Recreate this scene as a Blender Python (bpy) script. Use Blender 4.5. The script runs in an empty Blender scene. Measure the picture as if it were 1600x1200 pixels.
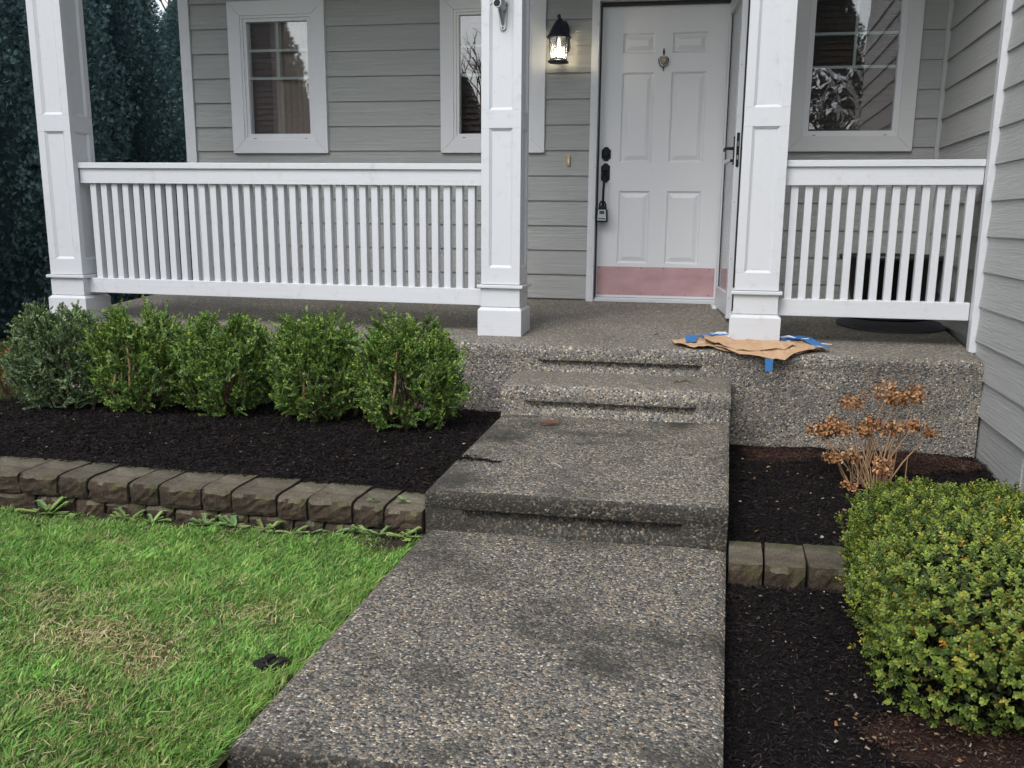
import bpy, math, random
import numpy as np
from mathutils import Vector, Matrix
random.seed(7); RNG = np.random.default_rng(11)
S = bpy.context.scene
COL = S.collection
R = math.radians
# ------------------------------------------------------------------ camera, sky, sun, exposure
cam = bpy.data.cameras.new('camera'); camo = bpy.data.objects.new('camera', cam); COL.objects.link(camo)
p, y, r = R(12.6992), R(11.1887), R(.6346)
fw = Vector((-math.sin(y)*math.cos(p), math.cos(y)*math.cos(p), -math.sin(p)))
rt = Vector((math.cos(y), math.sin(y), 0)); up = rt.cross(fw)
r2 = rt*math.cos(r)+up*math.sin(r); u2 = -rt*math.sin(r)+up*math.cos(r)
m = Matrix((r2, u2, -fw)).transposed().to_4x4(); m.translation = Vector((.9569, -7.4235, .6779))
camo.matrix_world = m
cam.sensor_width = 36; cam.lens = 1551.08/1600*36
cam.shift_x = -21.53/1600; cam.shift_y = 92.96/1600
cam.clip_start = .05; cam.clip_end = 500
S.camera = camo
W = bpy.data.worlds.new('World'); S.world = W; W.use_nodes = True
nt = W.node_tree; nt.nodes.clear()
out = nt.nodes.new('ShaderNodeOutputWorld'); bg = nt.nodes.new('ShaderNodeBackground')
sky = nt.nodes.new('ShaderNodeTexSky'); sky.sky_type = 'NISHITA'; sky.sun_disc = False
SUN_EL, SUN_AZ = R(48), R(200)
sky.sun_elevation = SUN_EL; sky.sun_rotation = SUN_AZ
sky.air_density = 1.0; sky.dust_density = 2.0; sky.ozone_density = 1.0
hs = nt.nodes.new('ShaderNodeHueSaturation'); hs.inputs['Saturation'].default_value = .40
nt.links.new(sky.outputs[0], hs.inputs['Color']); nt.links.new(hs.outputs[0], bg.inputs[0])
bg.inputs[1].default_value = .125
nt.links.new(bg.outputs[0], out.inputs[0])
sl = bpy.data.lights.new('sun', 'SUN'); sl.energy = .6; sl.angle = R(30); sl.color = (1, .99, .97)
so = bpy.data.objects.new('sun', sl); COL.objects.link(so)
sd = Vector((math.sin(SUN_AZ)*math.cos(SUN_EL), math.cos(SUN_AZ)*math.cos(SUN_EL), math.sin(SUN_EL)))
so.rotation_euler = sd.to_track_quat('Z', 'Y').to_euler(); so.location = sd*30
S.view_settings.view_transform = 'Standard'; S.view_settings.look = 'None'
S.view_settings.exposure = 1.14; S.view_settings.gamma = 1.0; S.view_settings.use_curve_mapping = False
S.cycles.max_bounces = 8; S.cycles.transparent_max_bounces = 12
S.cycles.use_denoising = True

# ------------------------------------------------------------------ materials
def lin(c): return tuple((v/12.92 if v <= .04045 else ((v+.055)/1.055)**2.4) for v in c)
def N(nt, t, **kw):
    n = nt.nodes.new('ShaderNode'+t)
    for k, v in kw.items():
        if k in n.inputs: n.inputs[k].default_value = v
        else: setattr(n, k, v)
    return n
def mat(name, col=(.5, .5, .5), rough=.6, spec=.5, metal=0):
    M = bpy.data.materials.new(name); M.use_nodes = True
    b = M.node_tree.nodes['Principled BSDF']
    b.inputs['Base Color'].default_value = (*col, 1); b.inputs['Roughness'].default_value = rough
    b.inputs['Specular IOR Level'].default_value = spec; b.inputs['Metallic'].default_value = metal
    return M
def ramp(nt, stops, interp='LINEAR'):
    n = nt.nodes.new('ShaderNodeValToRGB'); cr = n.color_ramp; cr.interpolation = interp
    while len(cr.elements) < len(stops): cr.elements.new(.5)
    for e, (p_, c) in zip(cr.elements, stops):
        e.position = p_; e.color = (*c, 1) if len(c) == 3 else c
    return n
def coords(nt, scale=(1, 1, 1), loc=(0, 0, 0)):
    tc = N(nt, 'TexCoord'); mp = N(nt, 'Mapping')
    mp.inputs['Scale'].default_value = scale; mp.inputs['Location'].default_value = loc
    nt.links.new(tc.outputs['Object'], mp.inputs[0]); return mp.outputs[0]
def mixc(nt, fac, a, b, mode='MIX'):
    n = nt.nodes.new('ShaderNodeMix'); n.data_type = 'RGBA'; n.blend_type = mode
    for i, v in ((0, fac), (6, a), (7, b)):
        if hasattr(v, 'is_output') or isinstance(v, bpy.types.NodeSocket): nt.links.new(v, n.inputs[i])
        elif i == 0: n.inputs[0].default_value = v
        else: n.inputs[i].default_value = (*v, 1)
    return n.outputs[2]
def bump(nt, h, strength=.3, dist=.01, normal=None):
    n = N(nt, 'Bump'); n.inputs['Strength'].default_value = strength; n.inputs['Distance'].default_value = dist
    nt.links.new(h, n.inputs['Height'])
    if normal: nt.links.new(normal, n.inputs['Normal'])
    return n.outputs[0]

def painted(name, col, grain_axis='X', grain=.25, var=.06, rough=.5, weather=.0):
    """paint over wood-grain embossed board"""
    M = mat(name, col, rough); t = M.node_tree; b = t.nodes['Principled BSDF']
    sc = {'X': (1.2, 9, 42), 'Y': (9, 1.2, 42), 'Z': (42, 42, 1.6)}[grain_axis]
    oi = N(t, 'ObjectInfo'); tc = N(t, 'TexCoord'); mp = N(t, 'Mapping'); mp.inputs['Scale'].default_value = sc
    ad = N(t, 'VectorMath', operation='SCALE'); ad.inputs['Scale'].default_value = 1
    mu = N(t, 'Math', operation='MULTIPLY'); mu.inputs[1].default_value = 37.0
    t.links.new(oi.outputs['Random'], mu.inputs[0])
    av = N(t, 'VectorMath', operation='ADD'); t.links.new(tc.outputs['Object'], av.inputs[0]); t.links.new(mu.outputs[0], av.inputs[1])
    t.links.new(av.outputs[0], mp.inputs[0])
    n1 = N(t, 'TexNoise', Scale=1.6, Detail=6.0, Roughness=.62, Distortion=1.3); t.links.new(mp.outputs[0], n1.inputs['Vector'])
    n2 = N(t, 'TexNoise', Scale=2.3, Detail=4.0); t.links.new(tc.outputs['Object'], n2.inputs['Vector'])
    r1 = ramp(t, [(.38, (0, 0, 0)), (.62, (1, 1, 1))]); t.links.new(n1.outputs[0], r1.inputs[0])
    lo = tuple(c*(1-var) for c in col); hi = tuple(min(1, c*(1+var)) for c in col)
    c1 = mixc(t, n2.outputs[0], lo, hi)
    c2 = mixc(t, r1.outputs[0], tuple(c*(1-var*1.2) for c in col), hi)
    c3 = mixc(t, .5, c1, c2)
    t.links.new(c3, b.inputs['Base Color'])
    t.links.new(bump(t, r1.outputs[0], grain, .0025), b.inputs['Normal'])
    rr = ramp(t, [(0, (rough-.08,)*3), (1, (rough+.12,)*3)]); t.links.new(n2.outputs[0], rr.inputs[0]); t.links.new(rr.outputs[0], b.inputs['Roughness'])
    return M
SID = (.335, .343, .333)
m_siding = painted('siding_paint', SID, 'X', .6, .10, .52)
m_siding_y = painted('siding_paint_wing', (.425, .433, .42), 'Y', .6, .07, .52)  # same siding paint, with the wing's stronger light put into a lighter colour
def add_grime(M, z0=.0, z1=.16, col=(.30, .28, .24), amt=.35):
    t = M.node_tree; b = t.nodes['Principled BSDF']; src = b.inputs['Base Color'].links[0].from_socket
    n = N(t, 'TexNoise', Scale=14.0, Detail=7.0, Roughness=.7); t.links.new(coords(t), n.inputs['Vector'])
    rr = ramp(t, [(.56, (0, 0, 0)), (.78, (amt,)*3)]); t.links.new(n.outputs[0], rr.inputs[0])
    t.links.new(mixc(t, rr.outputs[0], src, col), b.inputs['Base Color']); return M
m_white = painted('white_paint', (.60, .615, .64), 'Z', .13, .012, .42)
m_white_x = painted('white_paint_rail', (.60, .615, .64), 'X', .18, .012, .42)
add_grime(m_white); add_grime(m_white_x)
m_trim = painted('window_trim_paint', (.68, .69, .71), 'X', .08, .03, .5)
m_trimR = painted('window_trim_shaded_paint', (.60, .60, .60), 'X', .08, .03, .5)  # same trim paint, with the shade on this window put into the colour
m_vinyl = mat('vinyl_frame', (.66, .67, .69), .4)
m_muntin = mat('muntin', (.34, .40, .38), .5)
m_door = painted('door_paint', (.66, .67, .69), 'Z', .02, .004, .38)
m_alu = mat('storm_door_aluminium', (.55, .57, .60), .35)
m_rubber = mat('black_weatherstrip', (.012, .012, .014), .6)
m_black = mat('black_metal', (.008, .009, .013), .6, .25)
m_lampmetal = mat('lamp_black_metal', (.012, .018, .032), .5, .4)
m_brass = mat('brass', (.55, .38, .12), .3, .5, 1)
m_bronze = mat('antique_bronze', (.09, .075, .06), .38, .5, .8)
m_castgrey = mat('cast_aluminium', (.36, .37, .38), .42, .5, .7)
m_button = mat('bell_button', (.8, .7, .5), .3)
m_dark = mat('dark_room', (.03, .022, .018), .9)
m_curtain = mat('sheer_curtain', (.30, .235, .19), .9)
m_screw = mat('screw', (.10, .05, .05), .5)

def mk_kick():
    M = mat('kick_plate_film', (.46, .235, .25), .32, .5); t = M.node_tree; b = t.nodes['Principled BSDF']
    n = N(t, 'TexNoise', Scale=5.0, Detail=5.0); t.links.new(coords(t, (1, 1, 2)), n.inputs['Vector'])
    rr = ramp(t, [(.25, (.36, .20, .215)), (.75, (.50, .325, .34))]); t.links.new(n.outputs[0], rr.inputs[0])
    t.links.new(rr.outputs[0], b.inputs['Base Color'])
    n2 = N(t, 'TexNoise', Scale=120.0); t.links.new(coords(t, (1, 1, .1)), n2.inputs['Vector'])
    t.links.new(bump(t, n2.outputs[0], .2, .001), b.inputs['Normal']); return M
m_kick = mk_kick()

def mk_glass(name, refl, rough=.0, wavy=0, tint=(1, 1, 1)):
    M = bpy.data.materials.new(name); M.use_nodes = True; t = M.node_tree; t.nodes.clear()
    o = N(t, 'OutputMaterial'); mx = N(t, 'MixShader'); tr = N(t, 'BsdfTransparent'); gl = N(t, 'BsdfAnisotropic')
    tr.inputs[0].default_value = (*tint, 1); gl.inputs['Roughness'].default_value = rough; gl.inputs[0].default_value = (1, 1, 1, 1)
    lw = N(t, 'LayerWeight'); lw.inputs[0].default_value = .35
    mr = N(t, 'MapRange'); mr.inputs[3].default_value = refl; mr.inputs[4].default_value = .75
    t.links.new(lw.outputs['Fresnel'], mr.inputs[0]); t.links.new(mr.outputs[0], mx.inputs[0])
    t.links.new(tr.outputs[0], mx.inputs[1]); t.links.new(gl.outputs[0], mx.inputs[2]); t.links.new(mx.outputs[0], o.inputs[0])
    if wavy:
        n = N(t, 'TexNoise', Scale=wavy, Detail=2.0, Distortion=1.5); t.links.new(coords(t), n.inputs['Vector'])
        t.links.new(bump(t, n.outputs[0], (.28 if wavy < 20 else .6) if wavy > 4 else .03, .02 if wavy > 4 else .01), gl.inputs['Normal'])
    return M
m_glass = mk_glass('window_glass', .055, .0, 1.3)
m_clear = mk_glass('storm_glass', .06, .0)
m_lampglass = mk_glass('seeded_glass', .06, .12, 25)
m_film = mk_glass('loose_protective_film', .10, .05, 7)

def mk_aggregate(name, pebble=.011, palette=None, matrix=(.105, .098, .084), dirt=(.07, .06, .05), dirt_amt=.35, bright=1.0, bumpy=.8, stain_scale=1.3, cover=.75, brown=0):
    M = mat(name, rough=.72); t = M.node_tree; b = t.nodes['Principled BSDF']
    co = coords(t)
    dn = N(t, 'TexNoise', Scale=60.0, Detail=1.0); t.links.new(co, dn.inputs['Vector'])
    ds = N(t, 'VectorMath', operation='SCALE'); ds.inputs['Scale'].default_value = .006
    t.links.new(dn.outputs['Color'], ds.inputs[0])
    dv = N(t, 'VectorMath', operation='ADD'); t.links.new(co, dv.inputs[0]); t.links.new(ds.outputs[0], dv.inputs[1])
    v = N(t, 'TexVoronoi', Scale=1/pebble); v.inputs['Randomness'].default_value = 1; t.links.new(dv.outputs[0], v.inputs['Vector'])
    ve = N(t, 'TexVoronoi', Scale=1/pebble, feature='DISTANCE_TO_EDGE'); t.links.new(dv.outputs[0], ve.inputs['Vector'])
    v2 = N(t, 'TexVoronoi', Scale=2.6/pebble); t.links.new(dv.outputs[0], v2.inputs['Vector'])
    sp = N(t, 'SeparateColor'); t.links.new(v.outputs['Color'], sp.inputs[0])
    pal = palette or [(0, (.025, .027, .032)), (.14, (.06, .063, .072)), (.24, (.115, .115, .115)), (.42, (.20, .178, .145)), (.55, (.12, .122, .128)), (.66, (.25, .22, .175)), (.78, (.19, .19, .18)), (.87, (.34, .315, .265)), (.93, (.27, .19, .125)), (.96, (.46, .44, .39))]
    pr = ramp(t, [(a, tuple(c*bright*w_ for c, w_ in zip(c_, (1.06, 1.0, .91)))) for a, c_ in pal], 'CONSTANT'); t.links.new(sp.outputs[0], pr.inputs[0])
    s2 = N(t, 'SeparateColor'); t.links.new(v2.outputs['Color'], s2.inputs[0])
    pr2 = ramp(t, [(0, tuple(c*.6 for c in matrix)), (.5, matrix), (.8, tuple(c*1.7 for c in matrix))], 'CONSTANT'); t.links.new(s2.outputs[1], pr2.inputs[0])
    # pebble mask: close to the cell centre and cell chosen
    em = ramp(t, [(.02, (0, 0, 0)), (.10, (1, 1, 1))]); t.links.new(ve.outputs['Distance'], em.inputs[0])
    cm = ramp(t, [(0, (1, 1, 1)), (cover, (0, 0, 0))], 'CONSTANT'); t.links.new(sp.outputs[1], cm.inputs[0])
    mk = N(t, 'Math', operation='MULTIPLY'); t.links.new(em.outputs[0], mk.inputs[0]); t.links.new(cm.outputs[0], mk.inputs[1])
    c = mixc(t, mk.outputs[0], pr2.outputs[0], pr.outputs[0])
    # fine speckle on stones
    fn = N(t, 'TexNoise', Scale=420.0, Detail=2.0); t.links.new(co, fn.inputs['Vector'])
    fr = ramp(t, [(.3, (.72, .72, .72)), (.7, (1.25, 1.25, 1.25))]); t.links.new(fn.outputs[0], fr.inputs[0])
    c = mixc(t, 1.0, c, fr.outputs[0], 'MULTIPLY')
    # stains
    st = N(t, 'TexNoise', Scale=stain_scale, Detail=7.0, Roughness=.62, Distortion=.4); t.links.new(co, st.inputs['Vector'])
    sr = ramp(t, [(.47, (1, 1, 1)), (.64, (0, 0, 0))]); t.links.new(st.outputs[0], sr.inputs[0])
    inv = N(t, 'Math', operation='SUBTRACT'); inv.inputs[0].default_value = 1; t.links.new(sr.outputs[0], inv.inputs[1])
    ms = N(t, 'Math', operation='MULTIPLY'); ms.inputs[1].default_value = dirt_amt*1.5; t.links.new(inv.outputs[0], ms.inputs[0])
    c = mixc(t, ms.outputs[0], c, tuple(x*.9 for x in dirt))
    if brown:
        bn = N(t, 'TexNoise', Scale=2.1, Detail=4.0); t.links.new(coords(t, loc=(4, 2, 1)), bn.inputs['Vector'])
        br = ramp(t, [(.42, (0, 0, 0)), (.62, (brown,)*3)]); t.links.new(bn.outputs[0], br.inputs[0])
        c = mixc(t, br.outputs[0], c, (.15, .115, .075))
    t.links.new(c, b.inputs['Base Color'])
    dome = ramp(t, [(0, (1, 1, 1)), (.55, (.25, .25, .25)), (.8, (0, 0, 0))]); t.links.new(v.outputs['Distance'], dome.inputs[0])
    hm = N(t, 'Math', operation='MULTIPLY'); t.links.new(dome.outputs[0], hm.inputs[0]); t.links.new(cm.outputs[0], hm.inputs[1])
    ha = N(t, 'Math', operation='ADD'); t.links.new(hm.outputs[0], ha.inputs[0])
    h2 = N(t, 'Math', operation='MULTIPLY'); h2.inputs[1].default_value = .35; t.links.new(v2.outputs['Distance'], h2.inputs[0]); t.links.new(h2.outputs[0], ha.inputs[1])
    t.links.new(bump(t, ha.outputs[0], bumpy, pebble*.6), b.inputs['Normal'])
    return M
m_agg_walk = mk_aggregate('exposed_aggregate_walk', .0086, bright=1.38, cover=.9, matrix=(.10, .090, .070), dirt_amt=.60, bumpy=1.0, stain_scale=1.9, dirt=(.034, .033, .025))
m_agg_face = mk_aggregate('exposed_aggregate_face', .0088, bright=1.5, matrix=(.19, .182, .165), dirt_amt=.3, bumpy=1.0, cover=.85)
m_agg_porch = mk_aggregate('worn_aggregate_porch', .009, bright=1.35, matrix=(.17, .162, .145), dirt=(.11, .095, .075), dirt_amt=.28, bumpy=.6, cover=.70, brown=.2)
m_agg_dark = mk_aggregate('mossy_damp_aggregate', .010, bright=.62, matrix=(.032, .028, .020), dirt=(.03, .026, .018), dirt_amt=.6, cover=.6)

def mk_block():
    M = mat('mossy_concrete_block', rough=.9); t = M.node_tree; b = t.nodes['Principled BSDF']; co = coords(t)
    n = N(t, 'TexNoise', Scale=9.0, Detail=8.0, Roughness=.7); t.links.new(co, n.inputs['Vector'])
    rr = ramp(t, [(.3, (.085, .066, .044)), (.5, (.155, .130, .092)), (.7, (.235, .205, .155))]); t.links.new(n.outputs[0], rr.inputs[0])
    f = N(t, 'TexNoise', Scale=160.0, Detail=3.0); t.links.new(co, f.inputs['Vector'])
    fr = ramp(t, [(.3, (.6, .6, .6)), (.55, (1, 1, 1)), (.75, (1.6, 1.6, 1.55))]); t.links.new(f.outputs[0], fr.inputs[0])
    c = mixc(t, 1.0, rr.outputs[0], fr.outputs[0], 'MULTIPLY')
    g = N(t, 'TexNoise', Scale=6.0, Detail=6.0, Roughness=.65); t.links.new(coords(t, loc=(3, 5, 1)), g.inputs['Vector'])
    ge = N(t, 'NewGeometry'); sx = N(t, 'SeparateXYZ'); t.links.new(ge.outputs['Normal'], sx.inputs[0])
    gr = ramp(t, [(.46, (0, 0, 0)), (.62, (.8, .8, .8))]); t.links.new(g.outputs[0], gr.inputs[0])
    c = mixc(t, gr.outputs[0], c, (.075, .085, .022))
    oi = N(t, 'ObjectInfo'); hv = N(t, 'HueSaturation'); mr = N(t, 'MapRange'); mr.inputs[3].default_value = .75; mr.inputs[4].default_value = 1.2
    t.links.new(oi.outputs['Random'], mr.inputs[0]); t.links.new(mr.outputs[0], hv.inputs['Value']); t.links.new(c, hv.inputs['Color'])
    t.links.new(hv.outputs[0], b.inputs['Base Color'])
    n3 = N(t, 'TexNoise', Scale=45.0, Detail=8.0, Roughness=.7); t.links.new(co, n3.inputs['Vector'])
    t.links.new(bump(t, n3.outputs[0], 1.0, .02, bump(t, f.outputs[0], .7, .004)), b.inputs['Normal']); return M
m_block = mk_block()
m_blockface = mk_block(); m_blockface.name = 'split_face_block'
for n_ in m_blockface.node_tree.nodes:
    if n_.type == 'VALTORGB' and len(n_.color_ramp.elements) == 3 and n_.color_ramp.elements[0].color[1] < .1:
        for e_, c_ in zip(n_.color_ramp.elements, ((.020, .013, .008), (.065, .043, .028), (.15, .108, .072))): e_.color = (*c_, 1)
def mk_soil(name, a, b_, sc=30, bs=.9, bd=.02):
    M = mat(name, rough=.95, spec=.2); t = M.node_tree; b = t.nodes['Principled BSDF']; co = coords(t)
    n = N(t, 'TexNoise', Scale=sc, Detail=9.0, Roughness=.75, Distortion=.5); t.links.new(co, n.inputs['Vector'])
    rr = ramp(t, [(.35, a), (.65, b_)]); t.links.new(n.outputs[0], rr.inputs[0]); t.links.new(rr.outputs[0], b.inputs['Base Color'])
    t.links.new(bump(t, n.outputs[0], bs, bd), b.inputs['Normal']); return M
m_mulch = mk_soil('dark_bark_mulch', (.003, .0024, .0027), (.013, .0098, .0105), 70)
m_soilbrown = mk_soil('brown_mulch', (.02, .011, .008), (.06, .032, .024), 55)
m_lawnsoil = mk_soil('lawn_thatch', (.035, .05, .014), (.12, .13, .045), 40)
m_farlawn = mk_soil('far_lawn', (.035, .055, .015), (.09, .12, .035), 25)
def mk_attr(name, rough=.6, spec=.3, trans=0.0, sheen=0):
    M = mat(name, rough=rough, spec=spec); t = M.node_tree; b = t.nodes['Principled BSDF']
    a = N(t, 'Attribute', attribute_name='tint'); t.links.new(a.outputs['Color'], b.inputs['Base Color'])
    if trans:
        o = t.nodes['Material Output']; mx = N(t, 'MixShader'); mx.inputs[0].default_value = trans
        tl = N(t, 'BsdfTranslucent'); t.links.new(a.outputs['Color'], tl.inputs[0])
        t.links.new(b.outputs[0], mx.inputs[1]); t.links.new(tl.outputs[0], mx.inputs[2]); t.links.new(mx.outputs[0], o.inputs[0])
    return M
m_leaf = mk_attr('boxwood_leaf', .38, .5, .18)
m_grass = mk_attr('grass_blade', .55, .3, .3)
m_conifer = mk_attr('conifer_spray', .7, .2, .1)
m_litter = mk_attr('litter', .85, .2)
m_bark = mk_soil('bark', (.05, .035, .022), (.16, .11, .07), 60)
m_twig = mk_soil('pale_twig', (.16, .10, .05), (.36, .24, .13), 90, .3, .003)
m_paper = mk_soil('kraft_paper', (.40, .26, .155), (.50, .335, .21), 6, .25, .02)
m_paper_dk = mk_soil('kraft_paper_old', (.30, .20, .125), (.40, .27, .17), 8, .3, .02)
m_tape = mat('blue_painters_tape', (.035, .16, .40), .6)
m_plastic = mat('masking_film', (.62, .64, .68), .3)
m_planter = mat('black_planter_plastic', (.012, .012, .014), .45)
m_redleaf = mat('red_dead_leaf', (.13, .045, .022), .7)
m_label = mat('lockbox_label', (.38, .42, .44), .5)
m_labeldark = mat('lockbox_print', (.03, .035, .05), .5)
m_roof = mat('porch_ceiling_paint', (.75, .76, .76), .6)

# ------------------------------------------------------------------ mesh helpers
class MB:
    def __init__(s): s.v = []; s.f = []
    def add(s, vs, fs):
        o = len(s.v); s.v += [tuple(v) for v in vs]; s.f += [tuple(i+o for i in f) for f in fs]; return s
    def box(s, x0, x1, y0, y1, z0, z1):
        return s.add([(x0,y0,z0),(x1,y0,z0),(x1,y1,z0),(x0,y1,z0),(x0,y0,z1),(x1,y0,z1),(x1,y1,z1),(x0,y1,z1)],
                     [(0,3,2,1),(4,5,6,7),(0,1,5,4),(1,2,6,5),(2,3,7,6),(3,0,4,7)])
    def prism(s, pts, axis, a, b):
        """pts: 2D outline (ccw); axis 'x': (y,z) ; 'y': (x,z) ; 'z': (x,y)"""
        def P(q, t): return {'x': (t, q[0], q[1]), 'y': (q[0], t, q[1]), 'z': (q[0], q[1], t)}[axis]
        n = len(pts); vs = [P(q, a) for q in pts]+[P(q, b) for q in pts]
        fs = [tuple(range(n))[::-1], tuple(range(n, 2*n))]+[(i, (i+1) % n, n+(i+1) % n, n+i) for i in range(n)]
        return s.add(vs, fs)
    def tube(s, path, rad, n=6, cap=True):
        path = [Vector(q) for q in path]; k = len(path)
        rad = [rad]*k if not hasattr(rad, '__len__') else rad
        vs = []; prev = None
        for i, q in enumerate(path):
            d = (path[min(i+1, k-1)]-path[max(i-1, 0)]).normalized()
            a = d.orthogonal().normalized() if prev is None else (prev-d*prev.dot(d)).normalized()
            prev = a; b = d.cross(a)
            for j in range(n):
                t = 2*math.pi*j/n; vs.append(q+(a*math.cos(t)+b*math.sin(t))*rad[i])
        fs = [(i*n+j, i*n+(j+1) % n, (i+1)*n+(j+1) % n, (i+1)*n+j) for i in range(k-1) for j in range(n)]
        if cap: fs += [tuple(range(n))[::-1], tuple((k-1)*n+j for j in range(n))]
        return s.add(vs, fs)
    def lathe(s, prof, c, n=24, axis='z', rot=0):
        vs = []
        for rr, h in prof:
            for j in range(n):
                t = 2*math.pi*j/n+rot; a, b = rr*math.cos(t), rr*math.sin(t)
                vs.append({'z': (c[0]+a, c[1]+b, c[2]+h), 'y': (c[0]+a, c[1]+h, c[2]+b), 'x': (c[0]+h, c[1]+a, c[2]+b)}[axis])
        k = len(prof)
        fs = [(i*n+j, i*n+(j+1) % n, (i+1)*n+(j+1) % n, (i+1)*n+j) for i in range(k-1) for j in range(n)]
        fs += [tuple(range(n))[::-1], tuple((k-1)*n+j for j in range(n))]
        return s.add(vs, fs)
    def build(s, name, m, parent=None, bevel=0, smooth=False, seg=2):
        me = bpy.data.meshes.new(name); me.from_pydata(s.v, [], s.f)
        import bmesh as _b
        bm = _b.new(); bm.from_mesh(me); _b.ops.recalc_face_normals(bm, faces=bm.faces); bm.to_mesh(me); bm.free()
        me.materials.append(m); me.update()
        if smooth: me.polygons.foreach_set('use_smooth', [True]*len(me.polygons))
        o = bpy.data.objects.new(name, me); COL.objects.link(o)
        if parent: o.parent = parent; o.matrix_parent_inverse = Matrix.Translation(-parent.location) if parent.type == 'EMPTY' and parent.parent is None else Matrix()
        if bevel:
            bv = o.modifiers.new('edge', 'BEVEL'); bv.width = bevel; bv.segments = seg; bv.limit_method = 'ANGLE'; bv.angle_limit = R(40)
        return o
def thing(name, label, cat, loc=(0, 0, 0), group=None):
    o = bpy.data.objects.new(name, None); COL.objects.link(o); o.location = loc; o.empty_display_size = .1
    o['label'] = label; o['category'] = cat
    if group: o['group'] = group
    return o
def tag(o, label, cat, group=None, kind=None):
    if label: o['label'] = label
    if cat: o['category'] = cat
    if group: o['group'] = group
    if kind: o['kind'] = kind
    return o
def struct(o, label=None):
    o['kind'] = 'structure'
    if label: o['label'] = label
    return o
def np_mesh(name, V, F, m, tint=None, parent=None, smooth=False):
    """V (n,3) F (k,4 or 3) numpy; tint per-vertex (n,3)"""
    me = bpy.data.meshes.new(name); k, w = F.shape
    me.vertices.add(len(V)); me.vertices.foreach_set('co', V.astype(np.float32).ravel())
    me.loops.add(k*w); me.loops.foreach_set('vertex_index', F.astype(np.int32).ravel())
    me.polygons.add(k); me.polygons.foreach_set('loop_start', np.arange(0, k*w, w, dtype=np.int32))
    me.polygons.foreach_set('loop_total', np.full(k, w, dtype=np.int32))
    if smooth: me.polygons.foreach_set('use_smooth', np.ones(k, dtype=bool))
    me.update(calc_edges=True)
    if tint is not None:
        a = me.color_attributes.new('tint', 'FLOAT_COLOR', 'POINT')
        a.data.foreach_set('color', np.concatenate([tint, np.ones((len(tint), 1))], 1).astype(np.float32).ravel())
    me.materials.append(m)
    o = bpy.data.objects.new(name, me); COL.objects.link(o)
    if parent:
        o.parent = parent; o.matrix_parent_inverse = Matrix.Translation(-parent.location)
    return o
def fbm(x, y, seed=0, oct=4, f=1.0):
    rs = np.random.default_rng(seed); z = np.zeros_like(x); a = 1.0
    for i in range(oct):
        for _ in range(3):
            th = rs.uniform(0, 2*np.pi); ph = rs.uniform(0, 6.28); ff = f*rs.uniform(.7, 1.3)
            z += a*np.sin((x*np.cos(th)+y*np.sin(th))*ff*6.28+ph)/3
        a *= .55; f *= 2.1
    return z
def leaves(pos, dirs, ups, L, Wd, fold=.25, droop=.1):
    """oval leaves as two quads folded along the midrib: returns V,F"""
    n = len(pos); dirs = dirs/np.linalg.norm(dirs, axis=1, keepdims=True)
    side = np.cross(dirs, ups); side /= np.linalg.norm(side, axis=1, keepdims=True)+1e-9
    nr = np.cross(side, dirs)
    L = L[:, None]; Wd = Wd[:, None]
    b = pos; t = pos+dirs*L-nr*L*droop; mid1 = pos+dirs*L*.5
    l1 = pos+dirs*L*.32+side*Wd*.5+nr*Wd*fold; l2 = pos+dirs*L*.80+side*Wd*.42+nr*Wd*fold-nr*L*droop*.4
    r1 = pos+dirs*L*.32-side*Wd*.5+nr*Wd*fold; r2_ = pos+dirs*L*.80-side*Wd*.42+nr*Wd*fold-nr*L*droop*.4
    V = np.stack([b, l1, l2, t, r2_, r1], 1).reshape(-1, 3)
    i = np.arange(n)[:, None]*6
    F = np.concatenate([i+np.array([[0, 3, 2, 1]]), i+np.array([[0, 5, 4, 3]])], 0)
    return V, F
def randunit(n, rs):
    v = rs.normal(size=(n, 3)); return v/np.linalg.norm(v, axis=1, keepdims=True)
def floorz(Y): return .095+.0594*Y

# ------------------------------------------------------------------ GROUND
def gz(x, y):
    left = np.where(y < -3.6, -.66, np.where(y < -3.3, -.62, -.52))
    left = np.where(y > -1.9, -.50-.018*(y+1.9), left)
    right = np.where(y < -3.6, -.74, -.62)
    z = np.where(x < .5, left, right)
    return np.where((x > -.3) & (x < 1.1) & (y > -12), -1.2, z)
def grid(xs, ys, zf):
    X, Y = np.meshgrid(xs, ys); Z = zf(X, Y)
    V = np.stack([X, Y, Z], -1).reshape(-1, 3); nx, ny = len(xs), len(ys)
    i = (np.arange(ny-1)[:, None]*nx+np.arange(nx-1)[None]).ravel()
    F = np.stack([i, i+1, i+nx+1, i+nx], 1); return V, F
xs = np.concatenate([[-150, -60, -25, -14], np.arange(-10, 6.01, .25), [10, 25, 60, 150]])
ys = np.concatenate([[-150, -60, -25, -12], np.arange(-9, -3.93, .2), [-3.92, -3.915, -3.6, -3.595], np.arange(-3.4, 12, .4), [20, 60, 150]])
V, F = grid(xs, ys, lambda X, Y: gz(X, Y)-.03)
struct(np_mesh('ground', V, F, m_farlawn), 'ground')
# lawn sheet in front with small undulation
def lawnz(x, y): return -.618+.012*(y+3.66)+.010*fbm(x, y, 3, 3, .9)+.022*np.clip((x+.7)/.4, 0, 1)*np.clip((y+4.3)/.5, 0, 1)
V, F = grid(np.arange(-5, -.19, .04), np.arange(-7.2, -3.60, .04), lawnz)
struct(np_mesh('lawn', V, F, m_lawnsoil, smooth=True), 'front lawn soil')

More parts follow.
